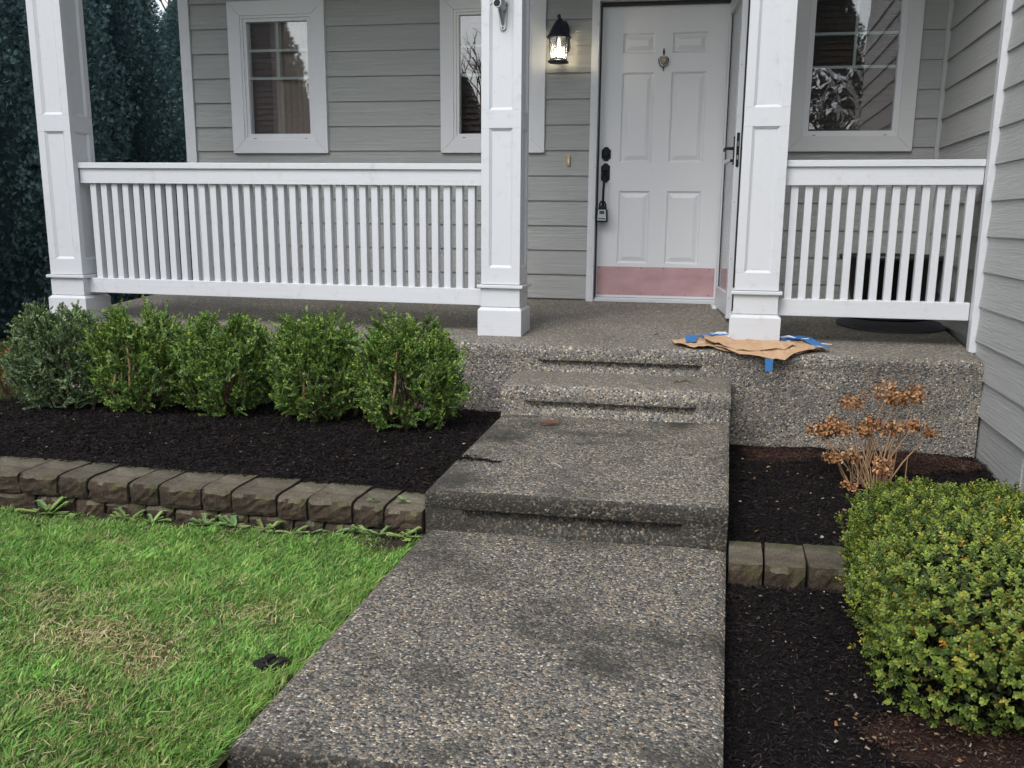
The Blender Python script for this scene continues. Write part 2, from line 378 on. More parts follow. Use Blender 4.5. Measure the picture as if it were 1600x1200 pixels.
# ------------------------------------------------------------------ PORCH SLAB, STEPS, WALK
XL, XR_ = -.209, 1.013
def slab(name, x0, x1, yb, yf, zb, zf, depth, slot, m, sl_d=(.085, .125, .05), rad=.022, back_y=None, facem=None):
    """slab whose riser (front face) has a cast recess between slot=(sx0,sx1)"""
    xs_ = [x0+0.0, x0+.012, x0+.03]
    if slot: xs_ += [slot[0]-.035, slot[0]+.002, slot[1]-.002, slot[1]+.025]
    k = int((x1-x0)/.12); extra = list(np.linspace(x0+.03, x1-.03, max(k, 2)))
    if slot: extra = [e for e in extra if abs(e-slot[0]) > .05 and abs(e-slot[1]) > .05]
    xs_ = sorted(set([round(q, 4) for q in xs_+extra+[x1-.03, x1-.012, x1]]))
    rows = []
    for q in xs_:
        ed = min(q-x0, x1-q); dz = 0; 
        rr = rad
        if ed < .03: dz = (.03-ed)**2/.03*.5
        inn = 1 if (slot and slot[0] <= q <= slot[1]) else 0
        a, b_, dep = sl_d
        wob = .0035*math.sin(q*9.1)+.002*math.sin(q*31)
        prof = [(yb, zb-dz), ((yb+yf)/2, (zb+zf)/2-dz)]
        for j in range(6):
            t = math.pi/2*j/5
            prof.append((yf+rr-rr*math.sin(t)+wob, zf-rr+rr*math.cos(t)-dz))
        prof += [(yf-.002+wob, zf-a+.012), (yf+.004+wob, zf-a), (yf+wob+(dep if inn else .004), zf-a-.006 if inn else zf-a-.004),
                 (yf+wob+(dep*.80 if inn else .004), zf-a-.022), (yf+wob+(.008 if inn else .004), zf-b_), (yf+.004+wob, zf-depth), (yb, zf-depth)]
        rows.append([(q, a_, b2) for a_, b2 in prof])
    n = len(rows[0]); V = [v for r_ in rows for v in r_]
    F = [(i*n+j, i*n+(j+1) % n, (i+1)*n+(j+1) % n, (i+1)*n+j) for i in range(len(rows)-1) for j in range(n)]
    F += [tuple(range(n)), tuple((len(rows)-1)*n+j for j in range(n))[::-1]]
    mb = MB(); mb.v = V; mb.f = F
    o = mb.build(name, m, smooth=False)
    o.data.polygons.foreach_set('use_smooth', [len(pg.vertices) == 4 for pg in o.data.polygons])
    es = o.modifiers.new('e', 'EDGE_SPLIT'); es.split_angle = R(50)
    if facem:
        o.data.materials.append(facem)
        for pg in o.data.polygons:
            if abs(pg.normal.z) < .75: pg.material_index = 1
    return o
struct(slab('porch_slab', -3.46, 2.318, .0, -1.85, .095, -.018, .66, (-.046, .827), m_agg_porch, (.086, .150, .055), .035, facem=m_agg_face), 'aggregate porch slab')
struct(slab('upper_step', XL, XR_, -1.83, -2.24, -.170, -.184, .30, (-.044, .814), m_agg_porch, (.092, .168, .060), .045, facem=m_agg_face), 'aggregate step')
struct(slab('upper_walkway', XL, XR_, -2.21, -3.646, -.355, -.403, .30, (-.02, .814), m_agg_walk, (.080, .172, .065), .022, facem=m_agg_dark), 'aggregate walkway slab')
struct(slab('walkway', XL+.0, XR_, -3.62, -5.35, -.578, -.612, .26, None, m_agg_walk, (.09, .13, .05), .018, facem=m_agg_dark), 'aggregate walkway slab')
struct(slab('lower_walkway', XL-.3, XR_, -5.32, -9.5, -.80, -.84, .2, None, m_agg_walk), 'lower aggregate walkway')

# ------------------------------------------------------------------ BEDS
def bedL(x, y):
    t = np.clip((y+3.4)/.7, 0, 1)
    return np.minimum(np.where(y < -3.385, np.interp(x, [-2.8, -2.1, -1.16, -.54, -.22], [-.448, -.451, -.464, -.479, -.497])-.006, 9), -.462-.028*np.clip((x+1.3)/1.1, 0, 1)*(1-t)+.045*t+.012*np.clip((x+1.2)/1, -1.4, 0)*-1*(1-t)+(.018*fbm(x, y, 5, 4, .8)+.010*fbm(x, y, 9, 3, 3.1))*(.3+.7*t))
V, F = grid(np.arange(-6.0, -.19, .035), np.concatenate([[-3.44, -3.41, -3.386, -3.384], np.arange(-3.36, -1.80, .035)]), bedL)
V[:, 2] -= np.where((V[:, 0] < -3.25+.12*np.sin(V[:, 1]*3)) & (V[:, 1] > -2.7), .12, 0)
struct(np_mesh('planting_bed_soil', V, F, m_mulch, smooth=True), 'dark mulched bed left of the walk')
def bedRu(x, y):
    return -.545-.06*np.clip((-1.9-y)/1.7, 0, 1)+.012*fbm(x, y, 6, 3, .9)+.008*fbm(x, y, 8, 3, 3.3)+.035*np.exp(-((x-2.0)**2/.1+(y+2.25)**2/.05))-.03*np.clip((x-1.95)/.4, 0, 1)*np.clip((-2.1-y), 0, 1)
V, F = grid(np.arange(1.0, 2.34, .03), np.arange(-3.74, -1.80, .03), bedRu)
struct(np_mesh('planting_bed_soil', V, F, m_mulch, smooth=True), 'dark mulched bed right of the walk')
def bedRl(x, y): return -.648-.055*np.clip((-3.9-y)/.8, 0, 1)+.012*fbm(x, y, 16, 3, .9)+.006*fbm(x, y, 18, 3, 3.3)
V, F = grid(np.arange(1.0, 2.34, .03), np.arange(-7.2, -3.70, .03), bedRl)
struct(np_mesh('planting_bed_soil', V, F, m_mulch, smooth=True), 'lower dark mulched bed')
# brown older mulch patches (own sheets, 5 mm above)
def patch(name, cx, cy, rx, ry, zf, m, label):
    n = 40; V = [(cx, cy, float(zf(np.array(cx), np.array(cy)))+.012)]; F = []
    for k in range(1, 7):
        for j in range(n):
            t = 6.283*j/n; rr = k/6*(1+.12*math.sin(3*t+1)+.08*math.sin(7*t))
            X = cx+rx*rr*math.cos(t); Y = cy+ry*rr*math.sin(t)
            V.append((X, Y, float(zf(np.array(X), np.array(Y)))+.012-.022*(k == 6)))
    for j in range(n): F.append((0, 1+j, 1+(j+1) % n))
    for k in range(5):
        for j in range(n):
            F.append((1+k*n+j, 1+k*n+(j+1) % n, 1+(k+1)*n+(j+1) % n, 1+(k+1)*n+j))
    mb = MB(); mb.v = V; mb.f = F; return struct(mb.build(name, m, smooth=True), label)
patch('soil_patch', 1.98, -2.17, .31, .20, bedRu, m_soilbrown, 'reddish brown older mulch by the wall')
patch('soil_patch', 1.30, -2.03, .24, .11, bedRu, m_soilbrown, 'reddish brown older mulch by the step')
patch('soil_patch', 1.72, -4.78, .36, .16, bedRl, m_soilbrown, 'bare brown soil under the round shrub')

V, F = grid(np.arange(-4.5, -.2, .05), np.array([-3.86, -3.80, -3.74, -3.68, -3.63]), lambda X, Y: lawnz(X, Y)+np.where(Y < -3.85, -.004, .005))
struct(np_mesh('soil_strip', V, F, mk_soil('damp_soil', (.022, .015, .010), (.07, .05, .036), 45), smooth=True), 'bare damp soil along the block wall')
def shreds(n, area, zf, seed, cols, L=(.012, .035), Wd=(.003, .008), keep=None, lift=.004):
    rs = np.random.default_rng(seed)
    x = rs.uniform(area[0], area[1], n); yy = rs.uniform(area[2], area[3], n)
    if keep is not None:
        k = keep(x, yy); x, yy = x[k], yy[k]
    n = len(x); z = zf(x, yy)+lift+rs.uniform(-.002, .008, n)
    pos = np.stack([x, yy, z], 1); d = rs.normal(size=(n, 3)); d[:, 2] *= .35; d /= np.linalg.norm(d, axis=1, keepdims=True)
    u = rs.normal(size=(n, 3))*.5; u[:, 2] += 1.2; s = np.cross(d, u); s /= np.linalg.norm(s, axis=1, keepdims=True)
    Ln = rs.uniform(*L, n)[:, None]; w = rs.uniform(*Wd, n)[:, None]; h = np.cross(s, d)*w*.35
    a = pos-d*Ln/2; b_ = pos+d*Ln/2
    Vv = np.stack([a-s*w/2, a+s*w/2, b_+s*w/2*.6, b_-s*w/2*.6, pos+h+s*w*.1], 1).reshape(-1, 3)
    i = np.arange(n)[:, None]*5
    Fv = np.concatenate([i+np.array([[0, 1, 4]]), i+np.array([[1, 2, 4]]), i+np.array([[2, 3, 4]]), i+np.array([[3, 0, 4]])], 0)
    C = np.array(cols)[rs.integers(0, len(cols), n)]*rs.uniform(.6, 1.3, (n, 1))
    return Vv, Fv, np.repeat(C, 5, 0)
dk = [(.0062, .0045, .0045), (.0095, .0066, .0066), (.017, .012, .0115), (.032, .023, .022), (.0045, .0033, .0033)]
V, F, C = shreds(46000, (-4.2, -.215, -3.425, -1.86), bedL, 1, dk, (.010, .034), (.003, .007), keep=lambda x, y: ~((x < -3.25+.12*np.sin(y*3)) & (y > -2.7)))
tag(np_mesh('bark_mulch', V, F, m_litter, C), 'dark shredded bark mulch spread around the row of shrubs', 'mulch', kind='stuff')
V, F, C = shreds(16000, (1.02, 2.325, -3.56, -1.87), bedRu, 2, dk, (.008, .028), (.003, .006))
tag(np_mesh('bark_mulch', V, F, m_litter, C), 'dark shredded bark mulch around the dried flower plant', 'mulch', kind='stuff')
V, F, C = shreds(26000, (1.02, 2.325, -5.9, -3.80), bedRl, 3, dk, (.008, .026), (.002, .006))
tag(np_mesh('bark_mulch', V, F, m_litter, C), 'dark shredded bark mulch in the lower bed beside the walkway', 'mulch', kind='stuff')
bk = [(.05, .024, .018), (.07, .036, .026), (.03, .015, .012), (.10, .06, .04)]
V, F, C = shreds(3600, (1.72, 2.30, -2.36, -1.98), lambda x, y: bedRu(x, y)+.016, 4, bk, (.006, .018), (.002, .005), keep=lambda x, y: ((x-1.98)/.30)**2+((y+2.17)/.19)**2 < 1)
V2, F2, C2 = shreds(1800, (1.06, 1.54, -2.14, -1.92), lambda x, y: bedRu(x, y)+.016, 5, bk, (.006, .018), (.002, .005), keep=lambda x, y: ((x-1.30)/.23)**2+((y+2.03)/.10)**2 < 1)
V3, F3, C3 = shreds(2800, (1.3, 2.1, -4.95, -4.6), lambda x, y: bedRl(x, y)+.016, 6, bk, (.005, .016), (.002, .005), keep=lambda x, y: ((x-1.72)/.35)**2+((y+4.78)/.15)**2 < 1)
tag(np_mesh('brown_mulch', np.concatenate([V, V2, V3]), np.concatenate([F, F2+len(V), F3+len(V)+len(V2)]), m_litter, np.concatenate([C, C2, C3])), 'reddish brown shredded mulch in heaps on the darker mulch', 'mulch', kind='stuff')
# pale leaf and bark crumbs
lt = [(.20, .14, .08), (.27, .20, .13), (.16, .10, .05), (.26, .23, .19), (.18, .08, .035)]
parts = [shreds(90, (-3.2, -.25, -3.38, -2.6), bedL, 21, lt, (.006, .016), (.004, .009), lift=.010),
         shreds(75, (1.05, 1.9, -3.5, -2.1), bedRu, 22, lt, (.008, .022), (.008, .016), lift=.014),
         shreds(120, (1.05, 1.6, -5.3, -3.85), bedRl, 23, lt, (.004, .012), (.003, .007), lift=.012),
         shreds(80, (1.3, 1.75, -5.0, -4.55), bedRl, 24, lt, (.007, .016), (.004, .010), lift=.022)]
o_ = 0; VV = []; FF = []; CC = []
for a, b_, c in parts: VV.append(a); FF.append(b_+o_); CC.append(c); o_ += len(a)
tag(np_mesh('leaf_litter', np.concatenate(VV), np.concatenate(FF), m_litter, np.concatenate(CC)), 'pale dry leaf crumbs scattered over the mulch', 'leaf litter', kind='stuff')

# ------------------------------------------------------------------ BLOCK WALLS
def block_mesh(w, d, h, seed, taper=.86):
    import bmesh as _b
    rs = random.Random(seed); nx, nz, ny = 7, 5, 4
    bm = _b.new(); vs = {}
    def P(i, j, k):
        u, v, t = i/nx, j/ny, k/nz
        ww = w*(1-(1-taper)*v); x = (u-.5)*ww; y_ = v*d; z = t*h
        e = min(u, 1-u); e2 = min(t, 1-t)
        ch = .006
        if j == 0: y_ += (.012 if e == 0 else 0)+(.011 if k == nz else (.008 if k == 0 else 0))
        if k == nz and j == 0: z -= .006
        if i in (0, nx) and j == 0: x *= (1-.03)
        if j == 0: 
            y_ += rs.uniform(-.009, .006)*(1 if 0 < k < nz else .4); z += rs.uniform(-.004, .004)*(0 < k < nz)
        if k == nz: z += rs.uniform(-.0015, .0015)
        return (x, y_, z)
    def vert(i, j, k):
        key = (i, j, k)
        if key not in vs: vs[key] = bm.verts.new(P(i, j, k))
        return vs[key]
    for i in range(nx):
        for k in range(nz):
            for j in (0, ny): bm.faces.new([vert(i, j, k), vert(i+1, j, k), vert(i+1, j, k+1), vert(i, j, k+1)])
        for j in range(ny):
            for k in (0, nz): bm.faces.new([vert(i, j, k), vert(i+1, j, k), vert(i+1, j+1, k), vert(i, j+1, k)])
    for j in range(ny):
        for k in range(nz):
            for i in (0, nx): bm.faces.new([vert(i, j, k), vert(i, j+1, k), vert(i, j+1, k+1), vert(i, j, k+1)])
    _b.ops.recalc_face_normals(bm, faces=bm.faces)
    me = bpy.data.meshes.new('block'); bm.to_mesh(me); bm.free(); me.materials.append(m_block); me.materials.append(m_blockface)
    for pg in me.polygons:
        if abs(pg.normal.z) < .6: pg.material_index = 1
    return me
gw = thing('block_wall', 'low two course wall of mossy brown split face blocks between lawn and shrub bed', 'retaining wall', (-1.2, -3.66, -.64))
edge = [(-4.6, -3.70), (-2.8, -3.665), (-2.103, -3.656), (-1.908, -3.657), (-1.759, -3.659), (-1.561, -3.660), (-1.42, -3.661), (-1.215, -3.663), (-1.072, -3.664), (-0.862, -3.665), (-0.726, -3.667), (-0.525, -3.668), (-0.385, -3.669), (-.125, -3.672)]
wtop = lambda X: float(np.interp(X, [-2.8, -2.1, -1.16, -.54, -.22], [-.448, -.451, -.464, -.479, -.497]))
def place_block(me, a, b_, z, h, parent, d, dz=0, dy=0):
    o = bpy.data.objects.new('block', me); COL.objects.link(o); o.parent = parent; o.matrix_parent_inverse = Matrix.Translation(-parent.location)
    ax = math.atan2(b_[1]-a[1], b_[0]-a[0]); o.location = ((a[0]+b_[0])/2, (a[1]+b_[1])/2+dy, z+dz); o.rotation_euler = (0, 0, ax); return o
pts = []
x = -4.6
front = lambda X: float(np.interp(X, [e[0] for e in edge], [e[1] for e in edge]))
xsb = [e[0] for e in edge[2:-1]]+[-.216]
left_x = [-2.103]; tog = 0
while left_x[-1] > -4.4:
    left_x.append(left_x[-1]-(.20 if tog else .30)*(1 if tog else .98)); tog ^= 1
xsb = sorted(left_x[1:])+xsb
for i in range(len(xsb)-1):
    a, b_ = xsb[i], xsb[i+1]; g = .005
    w = math.hypot(b_-a, front(b_)-front(a))-g
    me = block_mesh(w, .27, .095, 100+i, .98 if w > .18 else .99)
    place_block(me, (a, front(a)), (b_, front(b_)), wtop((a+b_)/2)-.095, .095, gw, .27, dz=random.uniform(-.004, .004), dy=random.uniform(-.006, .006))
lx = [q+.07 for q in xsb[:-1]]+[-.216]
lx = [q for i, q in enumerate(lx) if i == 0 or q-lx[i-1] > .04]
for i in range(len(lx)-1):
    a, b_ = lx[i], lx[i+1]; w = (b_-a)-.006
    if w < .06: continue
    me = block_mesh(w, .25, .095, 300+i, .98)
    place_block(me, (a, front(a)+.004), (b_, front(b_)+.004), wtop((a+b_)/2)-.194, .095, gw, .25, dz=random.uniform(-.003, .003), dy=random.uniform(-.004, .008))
rw = thing('block_edging', 'short row of brown concrete blocks stepping down the bed right of the walkway', 'block edging', (1.3, -3.8, -.70))
for i, (a, b_, dz) in enumerate([(1.022, 1.148, 0), (1.153, 1.303, .001), (1.312, 1.46, .006), (1.466, 1.62, 0), (1.626, 1.78, .003), (1.786, 1.93, 0)]):
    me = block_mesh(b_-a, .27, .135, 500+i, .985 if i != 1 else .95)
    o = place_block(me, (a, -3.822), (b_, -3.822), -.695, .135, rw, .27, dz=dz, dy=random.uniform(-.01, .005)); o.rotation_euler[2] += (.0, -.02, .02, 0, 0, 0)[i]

# ------------------------------------------------------------------ HOUSE
house = thing('house', 'grey lap sided house front with white front door and three white trimmed windows', 'house', (0, .1, 0))
ZT = 3.0
def lap_boards(section, x0, x1, z0, ex, n, opens, axis='x', at=0.0, m=m_siding):
    """lap siding; opens = [(a,b,z0,z1)] cut out; face tilts out at the bottom"""
    for k in range(n):
        zb = z0+ex*k; zt = zb+ex+.004
        if zb > ZT: break
        if isinstance(x0, tuple): a0 = x0[0] if zt > x0[2]+.02 else x0[1]
        else: a0 = x0
        cuts = [(a0, x1)]
        evs = sorted(set([a0, x1]+[q for o in opens for q in o[:2] if a0 < q < x1]))
        runs = []
        cur = None
        for a, b_ in zip(evs[:-1], evs[1:]):
            mid = (a+b_)/2; lo, hi = zb, zt
            segs = [(lo, hi)]
            for o in opens:
                if o[0] < mid < o[1]:
                    ns = []
                    for s0, s1 in segs:
                        if o[2] > s0: ns.append((s0, min(s1, o[2])))
                        if o[3] < s1: ns.append((max(s0, o[3]), s1))
                    segs = [s_ for s_ in ns if s_[1]-s_[0] > .004]
            if segs:
                if cur is None: cur = []
                cur += [(a, b_, s0, s1) for s0, s1 in segs]
            elif cur is not None: runs.append(cur); cur = None
        if cur: runs.append(cur)
        for run in runs:
            mb = MB()
            for a, b_, s0, s1 in run:
                def fy(z): 
                    t = (z-zb)/ex; return -.0165+.013*t
                if axis == 'x':
                    pr_ = [(at+fy(s0), s0+.0035), (at+.004, s0+.0035), (at+.004, s1), (at+fy(s1), s1)]
                    mb.prism(pr_, 'x', a+(.001 if a == run[0][0] else 0), b_-(.001 if b_ == run[-1][1] else 0))
                else:
                    pr_ = [(at+fy(s0), s0+.0035), (at+.004, s0+.0035), (at+.004, s1), (at+fy(s1), s1)]
                    mb.add([(q[0], t, q[1]) for t in (a, b_) for q in pr_], [(0, 1, 2, 3), (7, 6, 5, 4), (0, 4, 5, 1), (1, 5, 6, 2), (2, 6, 7, 3), (3, 7, 4, 0)])
            mb.build('siding_board', m, house)
WIN = [(-2.833, -2.059, 1.156, 2.248), (-1.171, -.393, 1.156, 2.248), (1.318, 2.143, 1.160, 2.29)]
op = [(w[0]+.05, w[1]-.05, w[2]+.05, w[3]-.05) for w in WIN]
lap_boards('l', -3.15, -.055, .1137-.01, .1778, 16, op[:2])
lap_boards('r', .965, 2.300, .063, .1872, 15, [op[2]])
# boards above door
lap_boards('d', -.053, .963, 2.247, .1778, 3, [])
# wing (runs toward the viewer)
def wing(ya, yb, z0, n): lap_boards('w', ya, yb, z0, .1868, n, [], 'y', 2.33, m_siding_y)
wing(-1.533, -.012, .0525, 15); wing(-4.6, -1.604, -.3210, 17)
mb = MB(); mb.box(2.332, 2.36, -4.6, -1.645, -1.0, -.318); mb.build('skirt_board', m_siding_y, house, .002)
mb = MB(); mb.box(2.327, 2.333, -2.66, -2.654, -.8, -.33); mb.build('skirt_joint', m_siding_y, house)
# inner corner trim and left corner trim
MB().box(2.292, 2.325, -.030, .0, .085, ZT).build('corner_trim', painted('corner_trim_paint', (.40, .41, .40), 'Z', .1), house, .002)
mb = MB(); mb.prism([(-3.237, -.028), (-3.152, -.028), (-3.152, -.002), (-3.211, -.002), (-3.211, .09), (-3.237, .09)], 'z', .06, ZT); mb.build('corner_trim', m_white, house, .003)
# structural wall behind the boards, left side wall, porch roof added out of view for its shade
mb = MB()
def wallbox(a, b_, c, d): mb.box(a, b_, .0045, .13, c, d)
wallbox(-3.20, op[0][0], -.6, ZT); wallbox(op[0][0], op[0][1], -.6, op[0][2]); wallbox(op[0][0], op[0][1], op[0][3], ZT)
wallbox(op[0][1], op[1][0], -.6, ZT); wallbox(op[1][0], op[1][1], -.6, op[1][2]); wallbox(op[1][0], op[1][1], op[1][3], ZT)
wallbox(op[1][1], -.03, -.6, ZT); wallbox(-.03, .94, 2.17, ZT); wallbox(.94, op[2][0], -.6, ZT)
wallbox(op[2][0], op[2][1], -.6, op[2][2]); wallbox(op[2][0], op[2][1], op[2][3], ZT); wallbox(op[2][1], 2.34, -.6, ZT)
mb.box(-.03, .94, .0045, .13, -.6, .09)
mb.build('wall', m_siding, house)
MB().box(-3.205, -3.10, .13, 7.5, -.6, 3.2).build('wall', m_siding_y, house)
MB().box(2.3345, 2.55, -4.6, 7.5, -1.2, 3.6).build('wall', m_siding_y, house)
MB().box(-3.10, 2.33, 3.5, 3.6, -.6, 3.2).build('wall', m_dark, house)
MB().box(-3.9, 2.334, -1.95, .15, ZT+.002, ZT+.06).build('porch_ceiling', m_roof, house)  # unseen ceiling, raised and whitened to brighten the porch wall
mb = MB(); mb.add([(-4.0, -2.1, ZT+.10), (2.334, -2.1, ZT+.10), (2.334, 3.6, ZT+1.9), (-4.0, 3.6, ZT+1.9), (-4.0, -2.1, ZT+.22), (2.334, -2.1, ZT+.22), (2.334, 3.6, ZT+2.02), (-4.0, 3.6, ZT+2.02)],
                  [(0, 3, 2, 1), (4, 5, 6, 7), (0, 1, 5, 4), (1, 2, 6, 5), (2, 3, 7, 6), (3, 0, 4, 7)])
mb.build('roof', mat('roof_shingle', (.07, .07, .075), .9), house)
MB().box(-3.45, 2.334, -1.60, -1.37, ZT-.28, ZT).build('porch_beam', m_white_x, house, .003)

def window(w, gx, gz_, mx, mz, mt, film=False):
    x0, x1, z0, z1 = w
    root = bpy.data.objects.new('window', None); COL.objects.link(root); root.parent = house; root.matrix_parent_inverse = Matrix.Translation(-house.location)
    root.location = ((x0+x1)/2, 0, z0)
    def sub(mb, name, m, bev=0):
        mb.v = [(a-root.location.x, b_-root.location.y, c-root.location.z) for a, b_, c in mb.v]
        o = mb.build(name, m, None, bev); o.parent = root; return o
    T = .10
    # mitred casing boards
    ix0, ix1, iz0, iz1 = x0+T, x1-T, z0+T, z1-T
    for pts_ in ([(x0, z0), (x1, z0), (ix1, iz0), (ix0, iz0)], [(x0, z1), (ix0, iz1), (ix1, iz1), (x1, z1)], [(x0, z0+.001), (ix0-.0004, iz0+.001), (ix0-.0004, iz1-.001), (x0, z1-.001)], [(x1, z0+.001), (x1, z1-.001), (ix1+.0004, iz1-.001), (ix1+.0004, iz0+.001)]):
        mb = MB(); mb.prism(pts_, 'y', -.038, -.001); sub(mb, 'casing', mt, .0015)
    # vinyl frame, two steps
    def ring(a0, a1, c0, c1, t, yf, yb, nm, m):
        mb = MB(); mb.box(a0, a1, yf, yb, c0, c0+t); mb.box(a0, a1, yf, yb, c1-t, c1); mb.box(a0, a0+t, yf, yb, c0+t, c1-t); mb.box(a1-t, a1, yf, yb, c0+t, c1-t); sub(mb, nm, m)
    ring(ix0, ix1, iz0, iz1, .018, -.030, .05, 'frame', m_vinyl)
    g0, g1 = gx; h0, h1 = gz_
    ring(ix0+.018, ix1-.018, iz0+.018, iz1-.018, max(.006, g0-ix0-.018), -.020, .05, 'sash', m_vinyl)
    mb = MB(); mb.box(g0-.004, g1+.004, .003, .009, h0-.004, h1+.004); sub(mb, 'pane', m_glass)
    for zc in mz:
        mb = MB(); mb.box(g0, g1, .012, .018, zc-.009, zc+.009); sub(mb, 'muntin', m_muntin)
    if len(mz) > 1:
        mb = MB(); mb.box(mx-.009, mx+.009, .0115, .0185, mz[-1]+.0095, h1); sub(mb, 'muntin', m_muntin)
    for s_ in (g0+.03, g1-.05):
        mb = MB(); mb.box(s_, s_+.02, -.032, -.029, iz0+.006, iz0+.010); sub(mb, 'weep_slot', m_rubber)
    if film:
        # loose sheet of protective film on the outside of the glass
        nx, nz = 26, 30; V = []; rs = random.Random(4)
        fx0, fx1, fz0, fz1 = g0+.005, g0+.62*(g1-g0), h0+.006, h0+.405
        for k in range(nz+1):
            for i in range(nx+1):
                u, v = i/nx, k/nz
                X = fx0+(fx1-fx0)*u; Z = fz0+(fz1-fz0)*v
                if u > .85 and v > .85: X -= (u-.85)*.06; Z -= (v-.85)*.12
                V.append((X, .000-.002-.0022*abs(math.sin(9*u+4*v*v)*math.cos(7*v+3*u)), Z))
        Fm = [(k*(nx+1)+i, k*(nx+1)+i+1, (k+1)*(nx+1)+i+1, (k+1)*(nx+1)+i) for k in range(nz) for i in range(nx)]
        mb = MB(); mb.add(V, Fm); o = sub(mb, 'protective_film', m_film); o.data.polygons.foreach_set('use_smooth', [True]*len(o.data.polygons))
    return root
GL = [((-2.690, -2.193), (1.297, 2.110), -2.455, (1.905, 1.705)), ((-1.035, -.530), (1.290, 2.108), -.78, (1.905, 1.705)), ((1.455, 2.003), (1.303, 2.15), 1.728, (1.930, 1.715))]
for i, (w, g) in enumerate(zip(WIN, GL)):
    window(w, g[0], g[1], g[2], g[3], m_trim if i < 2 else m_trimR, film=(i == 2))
# blinds and curtains inside
def blind(i, closed, tone, label):
    (g0, g1), (h0, h1) = GL[i][0], GL[i][1]
    t = thing('window_blind', label, 'window blind', ((g0+g1)/2, .1, h0), 'blinds behind the window glass')
    m = mat('blind_slat_%d' % i, tone, .6)
    n = int((h1-h0+.1)/.042)
    for k in range(n):
        z = h0-.03+k*.042
        mb = MB(); a = R(62 if closed else 25); w = .025
        dy, dz = math.cos(a)*w, math.sin(a)*w
        mb.add([(g0-.04, .10-dy, z-dz), (g1+.04, .10-dy, z-dz), (g1+.04, .10+dy, z+dz), (g0-.04, .10+dy, z+dz), (g0-.04, .103-dy, z-dz), (g1+.04, .103-dy, z-dz), (g1+.04, .103+dy, z+dz), (g0-.04, .103+dy, z+dz)],
               [(0, 3, 2, 1), (4, 5, 6, 7), (0, 1, 5, 4), (1, 2, 6, 5), (2, 3, 7, 6), (3, 0, 4, 7)])
        mb.build('slat', m, t)
    return t
blind(0, True, (.085, .048, .034), 'brown slatted blind behind the glass of the leftmost window')
blind(1, True, (.055, .032, .024), 'dark brown slatted blind behind the window that the middle column covers')
blind(2, True, (.075, .042, .03), 'brown blind behind the window right of the front door')
# folded curtain behind left window blind side
mb = MB(); n = 24
V = [(-2.50+.30*i/n, .060+.008*math.sin(i*1.7), z) for z in (1.27, 2.13) for i in range(n+1)]
V += [(a, b_+.003, c) for a, b_, c in V]; k = n+1
F = [(i, i+1, k+i+1, k+i) for i in range(n)]+[(2*k+i, 3*k+i, 3*k+i+1, 2*k+i+1) for i in range(n)]
F += [(0, k, 3*k, 2*k), (n, 2*k+n, 3*k+n, k+n)]
MC = bpy.data.materials.new('sheer'); MC.use_nodes = True; t = MC.node_tree; b = t.nodes['Principled BSDF']; b.inputs['Base Color'].default_value = (.33, .27, .22, 1); b.inputs['Alpha'].default_value = .55
mb.add(V, F); tag(mb.build('curtain', MC, smooth=True), 'sheer beige curtain hanging inside the leftmost window', 'curtain')

# front door assembly (part of the house)
def part_empty(name, parent, loc):
    o = bpy.data.objects.new(name, None); COL.objects.link(o); o.parent = parent; o.location = Vector(loc)-parent.location; return o
fd = part_empty('front_door', house, (.44, .05, .118))
def sub(mb, name, m, root=None, bev=0, smooth=False, label=None):
    root = root or fd
    w = Vector(root.location); 
    if root.parent: w = w+root.parent.location
    mb.v = [(a-w.x, b_-w.y, c-w.z) for a, b_, c in mb.v]
    o = mb.build(name, m, None, bev, smooth); o.parent = root
    if label: o['label'] = label
    return o
DX0, DX1, DZ0, DZ1, DY = .0, .885, .122, 2.150, .050
# door leaf built as a grid with recessed panels
px = [(.165, .365), (.515, .735)]; pz = [(1.842, 1.968), (1.10, 1.703), (.375, .888)]
px = [(.150, .378), (.500, .745)]
pz = [(1.835, 1.972), (1.090, 1.708), (.372, .892)]
mb = MB()
xsd = [DX0]+[q for a in px for q in a]+[DX1]; zsd = [DZ0]+[q for a in pz[::-1] for q in a]+[DZ1]
for i in range(len(xsd)-1):
    for k in range(len(zsd)-1):
        if i % 2 == 1 and k % 2 == 1: continue
        mb.box(xsd[i], xsd[i+1], DY, DY+.04, zsd[k], zsd[k+1])
mb.f = [f for f in mb.f]
sub(mb, 'door_leaf', m_door)
for a, b_ in px:
    for c, d in pz:
        mb = MB()
        def ringq(y0, y1, i0, i1):
            A = [(a+i0, y0, c+i0), (b_-i0, y0, c+i0), (b_-i0, y0, d-i0), (a+i0, y0, d-i0)]
            B = [(a+i1, y1, c+i1), (b_-i1, y1, c+i1), (b_-i1, y1, d-i1), (a+i1, y1, d-i1)]
            mb.add(A+B, [(0, 1, 5, 4), (1, 2, 6, 5), (2, 3, 7, 6), (3, 0, 4, 7)])
        ringq(DY, DY+.010, 0, .012); ringq(DY+.010, DY+.010, .012, .020); ringq(DY+.010, DY+.002, .020, .048)
        i1 = .048; mb.add([(a+i1, DY+.002, c+i1), (b_-i1, DY+.002, c+i1), (b_-i1, DY+.002, d-i1), (a+i1, DY+.002, d-i1)], [(0, 1, 2, 3)])
        mb.box(a, b_, DY+.03, DY+.04, c, d)
        sub(mb, 'door_panel', m_door)
kp = sub(MB().box(.004, .868, DY-.004, DY-.0005, .140, .347), 'kick_plate', m_kick)
mb = MB()
for q in (.02, .17, .335, .50, .665, .83):
    for z in (.337, .150): mb.lathe([(.004, 0), (.004, -.003), (.001, -.004)], (q, DY-.004, z), 8, 'y')
sub(mb, 'screw_heads', m_screw)
